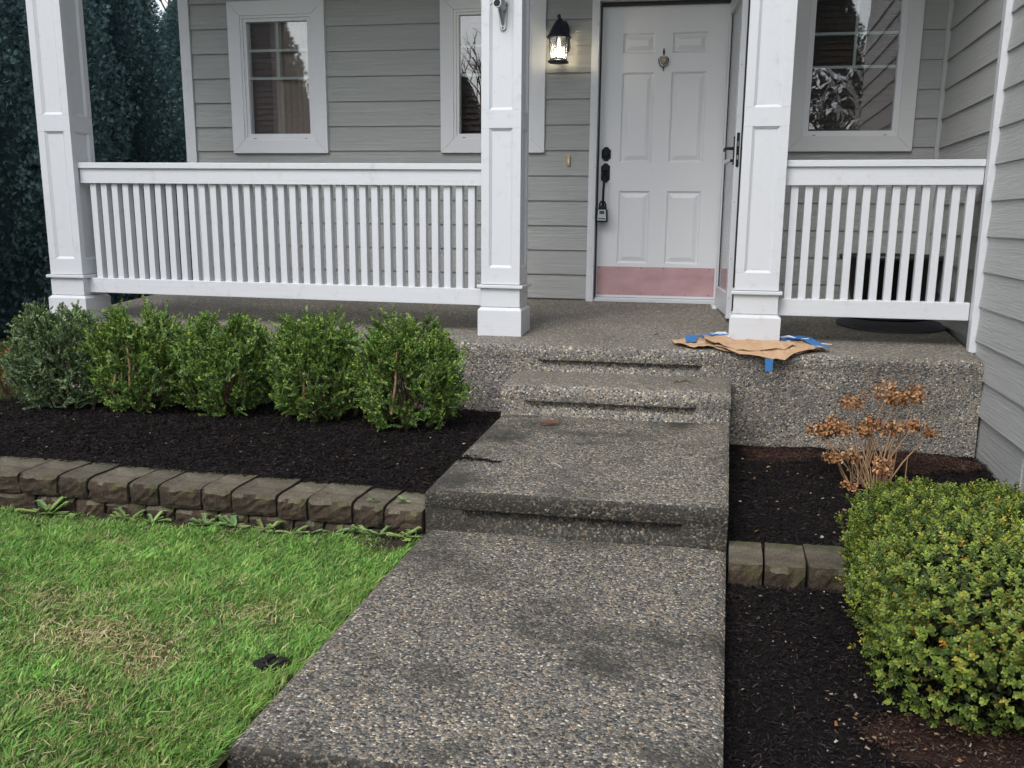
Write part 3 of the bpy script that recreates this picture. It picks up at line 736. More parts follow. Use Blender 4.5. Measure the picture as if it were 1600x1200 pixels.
# knocker
mb = MB(); kx, kz = .441, 1.775
mb.lathe([(.001, 0), (.006, .004), (.004, .012), (.009, .02), (.004, .03), (.006, .036), (.001, .046)], (kx, DY-.014, kz+.045), 10)
mb.prism([(kx-.028, kz+.035), (kx-.02, kz-.005), (kx, kz-.022), (kx+.02, kz-.005), (kx+.028, kz+.035)], 'y', DY-.016, DY)
mb.tube([(kx+.034*math.cos(t), DY-.022, kz+.012+.048*math.sin(t)) for t in np.linspace(math.pi*.92, math.pi*2.08, 13)], .0045, 6)
mb.lathe([(.001, 0), (.007, -.008), (.004, -.018), (.001, -.03)], (kx, DY-.02, kz-.035), 10)
sub(mb, 'knocker', m_bronze, smooth=False, bev=.0015)
mb = MB(); mb.prism([(kx-.018, kz+.026), (kx-.013, kz), (kx, kz-.012), (kx+.013, kz), (kx+.018, kz+.026)], 'y', DY-.021, DY-.016)
sub(mb, 'knocker_plate', mat('knocker_face', (.16, .13, .10), .35, .5, .6), bev=.001)
def plate(cx, cz, w, h, n=1):
    c = .3*w
    return [(cx-w/2+c, cz-h/2), (cx+w/2-c, cz-h/2), (cx+w/2-c*.7, cz-h/2+c*.5), (cx+w/2, cz-h/2+c), (cx+w/2, cz+h/2-c), (cx+w/2-c*.7, cz+h/2-c*.5), (cx+w/2-c, cz+h/2), (cx-w/2+c, cz+h/2), (cx-w/2+c*.7, cz+h/2-c*.5), (cx-w/2, cz+h/2-c), (cx-w/2, cz-h/2+c), (cx-w/2+c*.7, cz-h/2+c*.5)]
mb = MB(); mb.prism(plate(.052, 1.150, .066, .096), 'y', DY-.012, DY); mb.lathe([(.022, 0), (.022, -.012), (.018, -.016)], (.052, DY-.012, 1.15), 16, 'y')
sub(mb, 'deadbolt', m_black, bev=.002)
mb = MB(); mb.prism(plate(.050, 1.018, .064, .135), 'y', DY-.010, DY)
mb.tube([(.050, DY-.012, 1.0), (.050, DY-.035, .985), (.048, DY-.055, .95), (.046, DY-.062, .90), (.044, DY-.060, .84), (.043, DY-.045, .785), (.043, DY-.02, .765), (.043, DY, .76)], [.010, .011, .010, .009, .009, .010, .010, .010], 8)
mb.box(.038, .058, DY-.06, DY-.01, 1.03, 1.038)
sub(mb, 'handle', m_black, bev=.0015)
# jambs, casing, threshold
jm = part_empty('door_frame', house, (.44, 0, .1))
sub(MB().box(-.062, -.026, -.045, .0045, .088, 2.235), 'casing', m_white, jm, .002)
sub(MB().box(-.0255, -.008, -.050, .09, .088, 2.19), 'storm_frame', m_alu, jm, .002)
sub(MB().box(-.0075, -.001, .012, .060, .105, 2.16), 'weather_strip', m_rubber, jm)
sub(MB().box(-.0255, .94, -.045, .09, 2.172, 2.19), 'head_jamb', m_alu, jm, .002)
sub(MB().box(-.0005, .90, .010, .075, 2.151, 2.168), 'weather_strip', m_rubber, jm)
sub(MB().box(-.062, .985, -.046, .0045, 2.1915, 2.246), 'casing', m_white, jm, .002)
sub(MB().box(.886, .8905, .03, .09, .10, 2.150), 'weather_strip', m_rubber, jm)
sub(MB().box(.891, .940, -.045, .09, .088, 2.17), 'storm_frame', m_alu, jm, .002)
sub(MB().box(.9405, .964, -.045, .0045, .088, 2.19), 'casing', m_white, jm, .002)
mb = MB(); mb.box(-.007, .885, -.03, .10, .0935, .108); sub(mb, 'threshold', m_alu, jm, .002)
mb = MB(); mb.box(-.007, .885, .012, .10, .1085, .119); sub(mb, 'sill', m_white_x, jm, .002)
for z in (.35, .70, 1.05, 1.42, 1.78, 2.02):
    sub(MB().lathe([(.003, 0), (.003, -.002)], (-.017, -.0505, z), 6, 'y'), 'rivet', m_screw, jm)
# storm door, open toward the viewer
sdm = part_empty('storm_door', house, (.895, -.05, .1))
a0, a1 = Vector((.884, -.055)), Vector((.966, -.852)); ax = (a1-a0).normalized(); L_ = (a1-a0).length; nn = Vector((ax.y, -ax.x))
if nn.x < 0: nn = -nn
def sdbox(s0, s1, t0, t1, z0, z1):
    mb = MB(); c = [(a0+ax*s+nn*t) for s, t in ((s0, t0), (s1, t0), (s1, t1), (s0, t1))]
    mb.prism([(q.x, q.y) for q in c], 'z', z0, z1); return mb
zb_, zt_ = .098, 2.135
sub(sdbox(0, .055, 0, .034, zb_, zt_), 'stile', m_alu, sdm, .003)
sub(sdbox(L_-.075, L_, 0, .034, zb_-.03, zt_), 'stile', m_alu, sdm, .003)
sub(sdbox(.0555, L_-.0755, 0, .034, zb_-.015, zb_+.13), 'rail', m_alu, sdm, .003)
sub(sdbox(.0555, L_-.0755, 0, .034, zt_-.09, zt_), 'rail', m_alu, sdm, .003)
sub(sdbox(.0555, L_-.0755, .014, .019, zb_+.1305, zt_-.0905), 'pane', m_clear, sdm)
sub(sdbox(.0558, L_-.0758, .008, .026, 1.07, 1.095), 'middle_rail', m_alu, sdm)
for s_ in (.0558, L_-.0805): sub(sdbox(s_, s_+.005, .010, .024, zb_+.13, zt_-.09), 'glass_bead', m_rubber, sdm)
sub(sdbox(L_-.02, L_+.001, .0345, .043, zb_-.03, zt_), 'weather_strip', m_rubber, sdm)
# sweep / closer clip at the foot of the door
sub(sdbox(.04, .20, -.035, -.002, .072, .100), 'door_closer', m_white, sdm, .008)
# lock plate on the leading edge + lever
pc = a1+ax*.001
def edgebox(t0, t1, s0, s1, z0, z1): return sdbox(L_+s0, L_+s1, t0, t1, z0, z1)
mb = MB(); c = a0+ax*(L_+.001)+nn*.017
def ep(t, z, s=0): 
    q = a0+ax*(L_+s)+nn*t; return (q.x, q.y, z)
pl = [(.017+.0095*math.cos(t), 1.118+(.095 if math.sin(t) > 0 else -.095)+.0095*math.sin(t)) for t in np.linspace(0, 2*math.pi, 17)[:-1]]
V = [ep(t, z, .0005) for t, z in pl]+[ep(t, z, .004) for t, z in pl]; n = len(pl)
mb.add(V, [tuple(range(n)), tuple(range(n, 2*n))[::-1]]+[(i, (i+1) % n, n+(i+1) % n, n+i) for i in range(n)])
sub(mb, 'lock_plate', m_black, sdm, .001)
mb = MB(); mb.box(0, 0, 0, 0, 0, 0); mb = MB(); q0, q1 = ep(.012, 1.145, .0042), ep(.022, 1.170, .006)
mb.add([ep(.012, 1.14, .0042), ep(.022, 1.14, .0042), ep(.022, 1.17, .0042), ep(.012, 1.17, .0042), ep(.012, 1.14, .012), ep(.022, 1.14, .006), ep(.022, 1.17, .006), ep(.012, 1.17, .012)], [(0, 3, 2, 1), (4, 5, 6, 7), (0, 1, 5, 4), (1, 2, 6, 5), (2, 3, 7, 6), (3, 0, 4, 7)])
mb.add([ep(.012, 1.06, .0042), ep(.022, 1.06, .0042), ep(.022, 1.085, .0042), ep(.012, 1.085, .0042), ep(.012, 1.06, .008), ep(.022, 1.06, .008), ep(.022, 1.085, .008), ep(.012, 1.085, .008)], [(0, 3, 2, 1), (4, 5, 6, 7), (0, 1, 5, 4), (1, 2, 6, 5), (2, 3, 7, 6), (3, 0, 4, 7)])
sub(mb, 'latch', m_castgrey, sdm)
mb = MB()
for sgn, t0 in ((-1, -.0), (1, .034)):
    mb.tube([ep(t0, 1.128, -.04), ep(t0+sgn*.055, 1.128, -.04)], [.011, .008], 8)
    mb.tube([ep(t0+sgn*.052, 1.128, -.036), ep(t0+sgn*.056, 1.124, -.09), ep(t0+sgn*.052, 1.120, -.15)], [.009, .008, .007], 8)
    mb.prism([(0, 0), (0, 0), (0, 0)], 'z', 0, 0) if False else None
    V = []
    for z in (1.03, 1.20):
        for s in (-.055, -.025): 
            for t in (t0+sgn*.0005, t0+sgn*.006): V.append(ep(t, z, s))
    mb.add(V, [(0, 1, 3, 2), (4, 6, 7, 5), (0, 4, 5, 1), (2, 3, 7, 6), (0, 2, 6, 4), (1, 5, 7, 3)])
mb.tube([ep(-.001, 1.055, -.04), ep(-.022, 1.055, -.04)], [.007, .010], 8)
sub(mb, 'handle', m_black, sdm, .001)
for z in (.20, .45, .80, 1.32, 1.62): sub(MB().tube([ep(.012, z, .0002), ep(.012, z, .002)], .003, 6), 'rivet', m_screw, sdm)

# ------------------------------------------------------------------ COLUMNS
def column(x0, x1, bx0, bx1, label):
    yF = -1.587; w = x1-x0; yB = yF+.235
    t = thing('porch_column', label, 'porch column', ((x0+x1)/2, (yF+yB)/2, 0), 'square columns along the porch front')
    cx, cy = (x0+x1)/2, (yF+yB)/2
    zt = ZT-.281
    # core
    rec = .013
    mb = MB(); mb.box(x0+rec, x1-rec, yF+rec, yB-rec, .30, zt); mb.build('core', m_white, t)
    st = .048
    bands = [(.30, .398), (1.192, 1.292), (zt-.12, zt)]
    mb = MB()
    for z0, z1 in bands:
        mb.box(x0, x1, yF, yF+rec-.0005, z0, z1); mb.box(x0, x1, yB-rec+.0005, yB, z0, z1)
        mb.box(x0, x0+rec-.0005, yF+rec, yB-rec, z0, z1); mb.box(x1-rec+.0005, x1, yF+rec, yB-rec, z0, z1)
    pan = [(.3985, 1.1915), (1.2925, zt-.1205)]
    for z0, z1 in pan:
        for a, b_ in ((x0, x0+st), (x1-st, x1)):
            mb.box(a, b_, yF, yF+rec-.0005, z0, z1); mb.box(a, b_, yB-rec+.0005, yB, z0, z1)
        for a, b_ in ((yF+rec, yF+st), (yB-st, yB-rec)):
            mb.box(x0, x0+rec-.0005, a, b_, z0, z1); mb.box(x1-rec+.0005, x1, a, b_, z0, z1)
    mb.build('face_board', m_white, t, .0012)
    # bed moulding inside the recesses (front, sides, back)
    mb = MB(); q = .011
    for z0, z1 in pan:
        for (a, b_) in (((x0+st, z0), (x1-st, z1)),):
            for fy, s_ in ((yF+rec, -1), (yB-rec, 1)):
                y1_ = fy+s_*q
                def tri(p0, p1, inx, inz):
                    # sloped strip from outer edge high to inner edge low
                    A = [(p0[0], y1_, p0[1]), (p1[0], y1_, p1[1]), (p1[0]+inx[1], fy+s_*.0008, p1[1]+inz[1]), (p0[0]+inx[0], fy+s_*.0008, p0[1]+inz[0])]
                    B = [(p0[0], fy+s_*.0003, p0[1]), (p1[0], fy+s_*.0003, p1[1])]
                    mb.add(A+B, [(0, 1, 2, 3), (0, 4, 5, 1)])
                X0, Z0, X1, Z1 = a[0], a[1], b_[0], b_[1]; e = .014
                tri((X0, Z0), (X1, Z0), (e, -e), (e, e)); tri((X0, Z1), (X1, Z1), (e, -e), (-e, -e))
                tri((X0, Z0), (X0, Z1), (e, e), (e, -e)); tri((X1, Z0), (X1, Z1), (-e, -e), (e, -e))
        for fx, s_ in ((x0+rec, -1), (x1-rec, 1)):
            x1_ = fx+s_*q; Y0, Y1 = yF+st, yB-st; e = .014
            def tri2(p0, p1, iny, inz):
                A = [(x1_, p0[0], p0[1]), (x1_, p1[0], p1[1]), (fx+s_*.0008, p1[0]+iny[1], p1[1]+inz[1]), (fx+s_*.0008, p0[0]+iny[0], p0[1]+inz[0])]
                mb.add(A, [(0, 1, 2, 3)])
            tri2((Y0, z0), (Y1, z0), (e, -e), (e, e)); tri2((Y0, z1), (Y1, z1), (e, -e), (-e, -e))
            tri2((Y0, z0), (Y0, z1), (e, e), (e, -e)); tri2((Y1, z0), (Y1, z1), (-e, -e), (e, -e))
    mb.build('panel_moulding', m_white, t)
    mb = MB(); mb.box(x0-.002, x1+.002, yF-.002, yB+.002, .166, .2765); mb.build('lower_block', m_white_x, t, .002)
    mb = MB(); mb.box(x0-.022, x1+.022, yF-.022, yB+.022, .277, .297); mb.build('neck_moulding', m_white_x, t, .004)
    a, b_, c, d = bx0, bx1, yF-.020, yB+.020; zl, zu = -.022, .148; e = .016
    V = [(a, c, zl), (b_, c, zl), (b_, d, zl), (a, d, zl), (a, c, zu), (b_, c, zu), (b_, d, zu), (a, d, zu), (x0-.002, yF-.002, zu+e), (x1+.002, yF-.002, zu+e), (x1+.002, yB+.002, zu+e), (x0-.002, yB+.002, zu+e)]
    mb = MB(); mb.add(V, [(3, 2, 1, 0), (8, 9, 10, 11)]+[(i, (i+1) % 4, 4+(i+1) % 4, 4+i) for i in range(4)]+[(4+i, 4+(i+1) % 4, 8+(i+1) % 4, 8+i) for i in range(4)])
    mb.build('plinth', m_white_x, t, .003)
    return t
column(-3.375, -3.143, -3.395, -3.123, 'white panelled porch column at the far left behind the shrubs')
column(-.481, -.246, -.498, -.230, 'white panelled porch column left of the steps with a flag bracket')
column(1.006, 1.250, .986, 1.272, 'white panelled porch column with brown paper taped around its foot')

# ------------------------------------------------------------------ RAILINGS
def railing(x0, x1, zcap, zfb, zrt, zrb, n, first, last, label, name_end=False):
    t = thing('porch_railing', label, 'railing', ((x0+x1)/2, -1.5, 0), 'white railings along the porch front')
    # z given at both ends as tuples (left, right)
    def bar(nm, za0, za1, zb0, zb1, y0, y1, m, bev=.003):
        mb = MB(); V = [(x0, y0, za0), (x1, y0, zb0), (x1, y1, zb0), (x0, y1, za0), (x0, y0, za1), (x1, y0, zb1), (x1, y1, zb1), (x0, y1, za1)]
        mb.add(V, [(0, 3, 2, 1), (4, 5, 6, 7), (0, 1, 5, 4), (1, 2, 6, 5), (2, 3, 7, 6), (3, 0, 4, 7)]); mb.build(nm, m, t, bev)
    bar('cap', zcap[0]-.036, zcap[0], zcap[1]-.036, zcap[1], -1.545, -1.42, m_white_x)
    bar('top_rail', zfb[0], zcap[0]-.0365, zfb[1], zcap[1]-.0365, -1.53, -1.512, m_white_x, .002)
    bar('top_rail', zfb[0]+.012, zcap[0]-.0365, zfb[1]+.012, zcap[1]-.0365, -1.468, -1.45, m_white_x, .002)
    bar('bottom_rail', zrb[0], zrt[0], zrb[1], zrt[1], -1.53, -1.45, m_white_x, .003)
    me = None; root = None
    for i in range(n):
        xc = first+(last-first)*i/(n-1); f_ = (xc-x0)/(x1-x0)
        zb = zrt[0]*(1-f_)+zrt[1]*f_-.002; zt = zcap[0]-.037+(zcap[1]-zcap[0])*f_
        if me is None:
            mb = MB(); mb.box(-.0205, .0205, -.021, .031, 0, 1); o = mb.build('baluster', m_white, t, .002); me = o.data; o0 = o
        else:
            o = o0.copy(); COL.objects.link(o)
        o.matrix_parent_inverse = Matrix.Translation(-t.location); o.location = (xc, -1.490, zb); o.scale = (1, 1, zt-zb)
    return t
railing(-3.142, -.482, (1.004, .998), (.877, .871), (.278, .267), (.183, .168), 34, -3.068, -.560, 'long white railing between the left and middle porch columns')
rr_ = railing(1.251, 2.2845, (1.016, 1.020), (.881, .888), (.254, .256), (.158, .158), 13, 1.306, 2.235, 'short white railing between the right porch column and the side wall')
MB().box(2.286, 2.338, -1.602, -1.535, -.012, ZT).build('end_post', m_white, rr_, .003)

# ------------------------------------------------------------------ LANTERN
lc = Vector((-.277, -.165, 0)); lamp = thing('wall_lantern', 'lit black hexagonal wall lantern with clear glass beside the front door', 'wall lamp', (lc.x, -.005, 1.88))
def lsub(mb, nm, m, **k): return mb.build(nm, m, lamp, **k)
mb = MB(); mb.lathe([(.062, 0), (.078, .004), (.080, .012), (.066, .020), (.060, .03)], (lc.x, lc.y, 1.748), 6, rot=R(30)); lsub(mb, 'base', m_lampmetal, bevel=.001)
mb = MB(); mb.lathe([(.060, 0), (.084, .0), (.088, .010), (.078, .016), (.064, .040), (.046, .075), (.030, .100), (.016, .118), (.006, .122)], (lc.x, lc.y, 1.912), 12, rot=R(15)); lsub(mb, 'hood', m_lampmetal, bevel=.002)
mb = MB(); mb.lathe([(.004, 0), (.012, .004), (.007, .014), (.014, .024), (.010, .036), (.002, .040)], (lc.x, lc.y, 2.030), 12); lsub(mb, 'finial', m_lampmetal, smooth=True)
mb = MB()
for j in range(6):
    t = R(60*j+30); mb.tube([(lc.x+.060*math.cos(t), lc.y+.060*math.sin(t), 1.775), (lc.x+.068*math.cos(t), lc.y+.068*math.sin(t), 1.915)], .0042, 6)
lsub(mb, 'cage', m_lampmetal)
for j in range(6):
    t0, t1 = R(60*j+30), R(60*j+90)
    mb = MB(); V = []
    for rr, z in ((.057, 1.776), (.065, 1.913)):
        for q in (0, -.003):
            for t in (t0, t1): V.append((lc.x+(rr+q)*math.cos(t), lc.y+(rr+q)*math.sin(t), z))
    mb.add(V, [(0, 1, 5, 4), (2, 6, 7, 3), (0, 4, 6, 2), (1, 3, 7, 5), (0, 2, 3, 1), (4, 5, 7, 6)])
    lsub(mb, 'pane', m_lampglass)
mb = MB(); mb.prism([(-.045, 1.84), (.045, 1.84), (.052, 1.87), (.052, 2.0), (.03, 2.05), (-.03, 2.05), (-.052, 2.0), (-.052, 1.87)], 'y', -.035, -.012)
mb.v = [(a+lc.x, b_, c) for a, b_, c in mb.v]; lsub(mb, 'back_plate', m_lampmetal, bevel=.004)
mb = MB(); mb.tube([(lc.x, -.03, 1.93), (lc.x, -.055, 1.985), (lc.x, -.09, 2.025), (lc.x, -.13, 2.035), (lc.x, -.165, 2.02)], [.020, .024, .024, .020, .016], 8)
mb.tube([(lc.x, -.03, 1.96), (lc.x, -.06, 1.94), (lc.x, -.085, 1.95), (lc.x, -.09, 1.975)], [.010, .010, .009, .006], 8)
lsub(mb, 'scroll_arm', m_lampmetal, smooth=True)
m_bulb = bpy.data.materials.new('lit_bulb'); m_bulb.use_nodes = True; b = m_bulb.node_tree.nodes['Principled BSDF']
b.inputs['Emission Color'].default_value = (1, .84, .58, 1); b.inputs['Emission Strength'].default_value = 9
mb = MB(); mb.lathe([(.004, 0), (.020, .006), (.027, .022), (.026, .04), (.018, .056), (.012, .066)], (lc.x, lc.y, 1.790), 16); bo = lsub(mb, 'bulb', m_bulb, smooth=True)
mb = MB(); mb.lathe([(.014, 0), (.014, .06), (.010, .062)], (lc.x, lc.y, 1.857), 12); lsub(mb, 'socket', m_white)
pl_ = bpy.data.lights.new('bulb_light', 'POINT'); pl_.energy = 2.2; pl_.color = (1, .83, .55); pl_.shadow_soft_size = .03
po = bpy.data.objects.new('bulb_light', pl_); COL.objects.link(po); po.location = (lc.x, lc.y-.035, 1.815); po.parent = lamp; po.matrix_parent_inverse = Matrix.Translation(-lamp.location)

# doorbell
db = thing('doorbell', 'narrow brass doorbell on the siding left of the front door', 'doorbell', (-.214, -.018, 1.10))
MB().box(-.226, -.202, -.026, -.012, 1.062, 1.132).build('plate', m_brass, db, .003)
MB().box(-.220, -.208, -.030, -.0265, 1.082, 1.110).build('button', m_button, db, .002)
# flag bracket
fb = thing('flag_bracket', 'grey cast metal flagpole bracket screwed to the middle porch column', 'flag bracket', (-.362, -1.587, 1.80))
mb = MB(); pf = [(-.018, 1.732), (-.012, 1.722), (.0, 1.718), (.012, 1.722), (.018, 1.732), (.030, 1.86), (.026, 1.872), (-.026, 1.872), (-.030, 1.86)]
mb.prism([(a-.357, b_) for a, b_ in pf], 'y', -1.585, -1.574); mb.build('mounting_plate', m_castgrey, fb, .002)
mb = MB(); d = Vector((-.10, -.86, .10)).normalized(); base = Vector((-.357, -1.590, 1.835))
mb.tube([base, base+d*.03, base+d*.05, base+d*.085], [.022, .021, .019, .021], 14); mb.tube([base+d*.083, base+d*.088, base+d*.096], [.021, .0245, .0245], 14)
mb.tube([base+Vector((0, -.03, .01)), base+Vector((.002, -.045, .05)), base+Vector((.004, -.055, .13))], [.020, .021, .022], 14)
mb.build('socket', m_castgrey, fb, smooth=False, bevel=.001)
mb = MB(); mb.tube([base+d*.0965, base+d*.0975], .0195, 14); mb.build('socket_bore', m_black, fb)  # black disc stands in for the dark hollow of the socket
mb = MB(); mb.tube([base+d*.035+Vector((0, 0, -.012)), base+Vector((0, .0, -.085))], [.015, .006], 8); mb.build('rib', m_castgrey, fb)
mb = MB(); mb.tube([base+d*.085, base+d*.085+Vector((-.035, -.004, -.002))], .003, 6); mb.lathe([(.002, 0), (.009, .002), (.009, .005), (.002, .006)], tuple(base+d*.085+Vector((-.041, -.004, -.002))), 10, 'x'); mb.build('thumb_screw', m_castgrey, fb)
for sx, sz in ((-.020, 1.852), (.022, 1.852), (0, 1.733)):
    MB().lathe([(.005, 0), (.005, -.003), (.001, -.004)], (-.357+sx, -1.5855, sz), 8, 'y').build('screw', m_screw, fb)
# lockbox hanging on the door handle
lb = thing('lockbox', 'small black key lockbox with grey label hanging from the door handle', 'lockbox', (.043, -.01, .72))
mb = MB(); mb.tube([(.022, -.014, .76), (.022, -.014, .795), (.030, -.014, .812), (.043, -.014, .818), (.056, -.014, .812), (.064, -.014, .795), (.064, -.014, .76)], .0065, 8); mb.build('shackle', m_black, lb, smooth=True)
MB().box(.014, .072, -.030, .004, .755, .785).build('shoulder', m_black, lb, .01)
MB().prism([(.002, .668), (.083, .668), (.078, .762), (.008, .762)], 'y', -.040, .008).build('case', m_black, lb, .008)
MB().prism([(.010, .678), (.074, .678), (.070, .755), (.014, .755)], 'y', -.042, -.0405).build('label_plate', m_label, lb, .001)
MB().box(.024, .060, -.0435, -.0425, .725, .748).build('print_block', m_labeldark, lb)
MB().box(.016, .068, -.0435, -.0425, .688, .696).build('print_line', m_labeldark, lb)

# ------------------------------------------------------------------ PLANTER on the porch
pt_ = thing('planter', 'large round black plastic planter standing behind the short railing', 'planter', (2.02, -.42, .07))
mb = MB(); prof = [(.20, 0), (.215, .01), (.30, .36), (.31, .365), (.33, .37), (.335, .40), (.325, .405), (.30, .40), (.29, .36), (.26, .25), (.01, .25)]
mb.lathe(prof, (2.02, -.42, .075), 36); mb.build('pot', m_planter, pt_, smooth=True)
MB().lathe([(.01, 0), (.27, 0), (.285, .02), (.275, .025), (.22, .012), (.01, .012)], (2.02, -.42, .062), 36).build('saucer', m_planter, pt_, smooth=True)
MB().lathe([(.01, .28), (.27, .285), (.27, .27), (.01, .27)], (2.02, -.42, .075), 24).build('potting_soil', m_mulch, pt_)
MB().lathe([(.01, 0), (.34, 0), (.34, .006), (.01, .006)], (2.0, -.75, .05), 36).build('round_disc', mat('dark_disc', (.03, .032, .036), .6))  # thin dark disc on the porch floor beside the planter
o = bpy.data.objects['round_disc']; tag(o, 'thin round dark disc lying on the porch behind the short railing', 'mat'); o.rotation_euler = (0, 0, 0); o.name = 'floor_disc'
o.data.transform(Matrix.Rotation(math.atan(.0594), 4, 'X') @ Matrix.Identity(4) if False else Matrix.Identity(4))
for v in o.data.vertices: v.co.z = v.co.z-.05+floorz(v.co.y)+.002

# ------------------------------------------------------------------ PAPER AND TAPE around right column foot
pp_ = thing('masking_paper', 'crumpled brown masking paper held by blue tape around the foot of the right porch column', 'masking paper', (1.13, -1.75, 0))
def sheet(name, outline, m, zf, parent, thick=.0012, sub_=10, seed=0, amp=.006, label=None):
    """paper sheet: fan triangulated rings following porch floor, drooping beyond the slab edge"""
    rs = random.Random(seed); n = len(outline); cx = sum(q[0] for q in outline)/n; cy = sum(q[1] for q in outline)/n
    dense = []
    for i in range(n):
        a, b_ = outline[i], outline[(i+1) % n]
        for k in range(4): dense.append((a[0]+(b_[0]-a[0])*k/4, a[1]+(b_[1]-a[1])*k/4))
    n = len(dense); V = []; F = []
    ph = [rs.uniform(0, 6) for _ in range(4)]
    for lay in (0, 1):
        V.append((cx, cy, zf(cx, cy)+lay*thick)); 
        for k in range(1, sub_+1):
            for X, Y in dense:
                x_ = cx+(X-cx)*k/sub_; y_ = cy+(Y-cy)*k/sub_
                w = abs(math.sin(x_*23+ph[0])*math.cos(y_*31+ph[1]))+.5*abs(math.sin((x_+y_)*47+ph[2]))+.45*abs(math.sin(x_*83+y_*41+ph[3]))*abs(math.sin(y_*97-x_*29))
                V.append((x_, y_, zf(x_, y_)+amp*w+lay*thick))
    M_ = 1+sub_*n
    for lay in (0, 1):
        o_ = lay*M_
        for j in range(n): F.append((o_, o_+1+j, o_+1+(j+1) % n))
        for k in range(sub_-1):
            for j in range(n): F.append((o_+1+k*n+j, o_+1+(k+1)*n+j, o_+1+(k+1)*n+(j+1) % n, o_+1+k*n+(j+1) % n))
    b0 = 1+(sub_-1)*n
    for j in range(n): F.append((b0+j, b0+(j+1) % n, M_+b0+(j+1) % n, M_+b0+j))
    mb = MB(); mb.v = V; mb.f = F; o = mb.build(name, m, parent)
    if label: o['label'] = label
    return o
def pz_(lift):
    def f_(x_, y_):
        z = floorz(max(y_, -1.85))+lift+.001
        if y_ < -1.835: 
            d = -1.835-y_; z = floorz(-1.835)+lift-.42*d-1.5*d*d
        return z
    return f_
sheet('paper_sheet', [(.665, -1.66), (.74, -1.60), (.86, -1.63), (.93, -1.71), (.90, -1.80), (.80, -1.83), (.70, -1.77)], m_paper, pz_(.004), pp_, seed=1, amp=.010)
sheet('paper_sheet', [(.84, -1.36), (.98, -1.34), (1.30, -1.38), (1.48, -1.60), (1.50, -1.78), (1.36, -1.86), (1.10, -1.885), (.92, -1.84), (.80, -1.62)], m_paper_dk, pz_(.003), pp_, seed=2, amp=.006)
sheet('paper_sheet', [(1.20, -1.70), (1.42, -1.70), (1.50, -1.77), (1.42, -1.84), (1.31, -1.885), (1.22, -1.88)], m_paper, pz_(.012), pp_, seed=3, amp=.010)
sheet('paper_sheet', [(.84, -1.56), (.90, -1.64), (.99, -1.70), (1.24, -1.70), (1.32, -1.67), (1.345, -1.73), (1.345, -1.80), (1.29, -1.865), (1.10, -1.885), (.96, -1.865), (.86, -1.74)], m_paper, pz_(.024), pp_, seed=4, amp=.013)
sheet('paper_sheet', [(.90, -1.80), (1.02, -1.83), (1.30, -1.84), (1.38, -1.84), (1.29, -1.925), (1.20, -1.915), (1.0, -1.885)], m_paper, pz_(.012), pp_, seed=5, amp=.011)
sheet('plastic_film', [(.88, -1.50), (.97, -1.46), (1.0, -1.60), (.97, -1.66), (.92, -1.62)], m_plastic, pz_(.028), pp_, seed=6, amp=.008)
def tape(quad, lift, seed=0):
    return sheet('blue_tape', quad, m_tape, pz_(lift), pp_, thick=.0006, sub_=3, seed=seed, amp=.003)
tape([(.735, -1.50), (.81, -1.50), (.81, -1.72), (.75, -1.73)], .016, 1)
tape([(.80, -1.46), (.93, -1.36), (.96, -1.42), (.84, -1.53)], .012, 2)
tape([(1.00, -1.28), (1.10, -1.28), (1.10, -1.33), (1.00, -1.33)], .006, 3)
tape([(.88, -1.555), (.985, -1.575), (.985, -1.60), (.90, -1.60)], .040, 4)
tape([(1.255, -1.53), (1.46, -1.40), (1.46, -1.47), (1.28, -1.60)], .014, 5)
tape([(1.40, -1.52), (1.46, -1.50), (1.53, -1.77), (1.50, -1.80), (1.46, -1.78)], .018, 6)
tape([(1.30, -1.52), (1.38, -1.40), (1.44, -1.42), (1.38, -1.55)], .020, 7)
MB().prism([(1.188, -.108), (1.226, -.108), (1.230, -.040), (1.186, -.040)], 'y', -1.934, -1.9325).build('blue_tape', m_tape, pp_)
mb = MB(); mb.tube([(1.28, -1.50, .028), (1.33, -1.48, .034), (1.38, -1.51, .022), (1.44, -1.50, .028)], [.006, .009, .005, .003], 6); mb.tube([(1.47, -1.58, .012), (1.56, -1.60, .010)], [.003, .002], 5)
mb.build('plastic_twist', m_plastic, pp_)

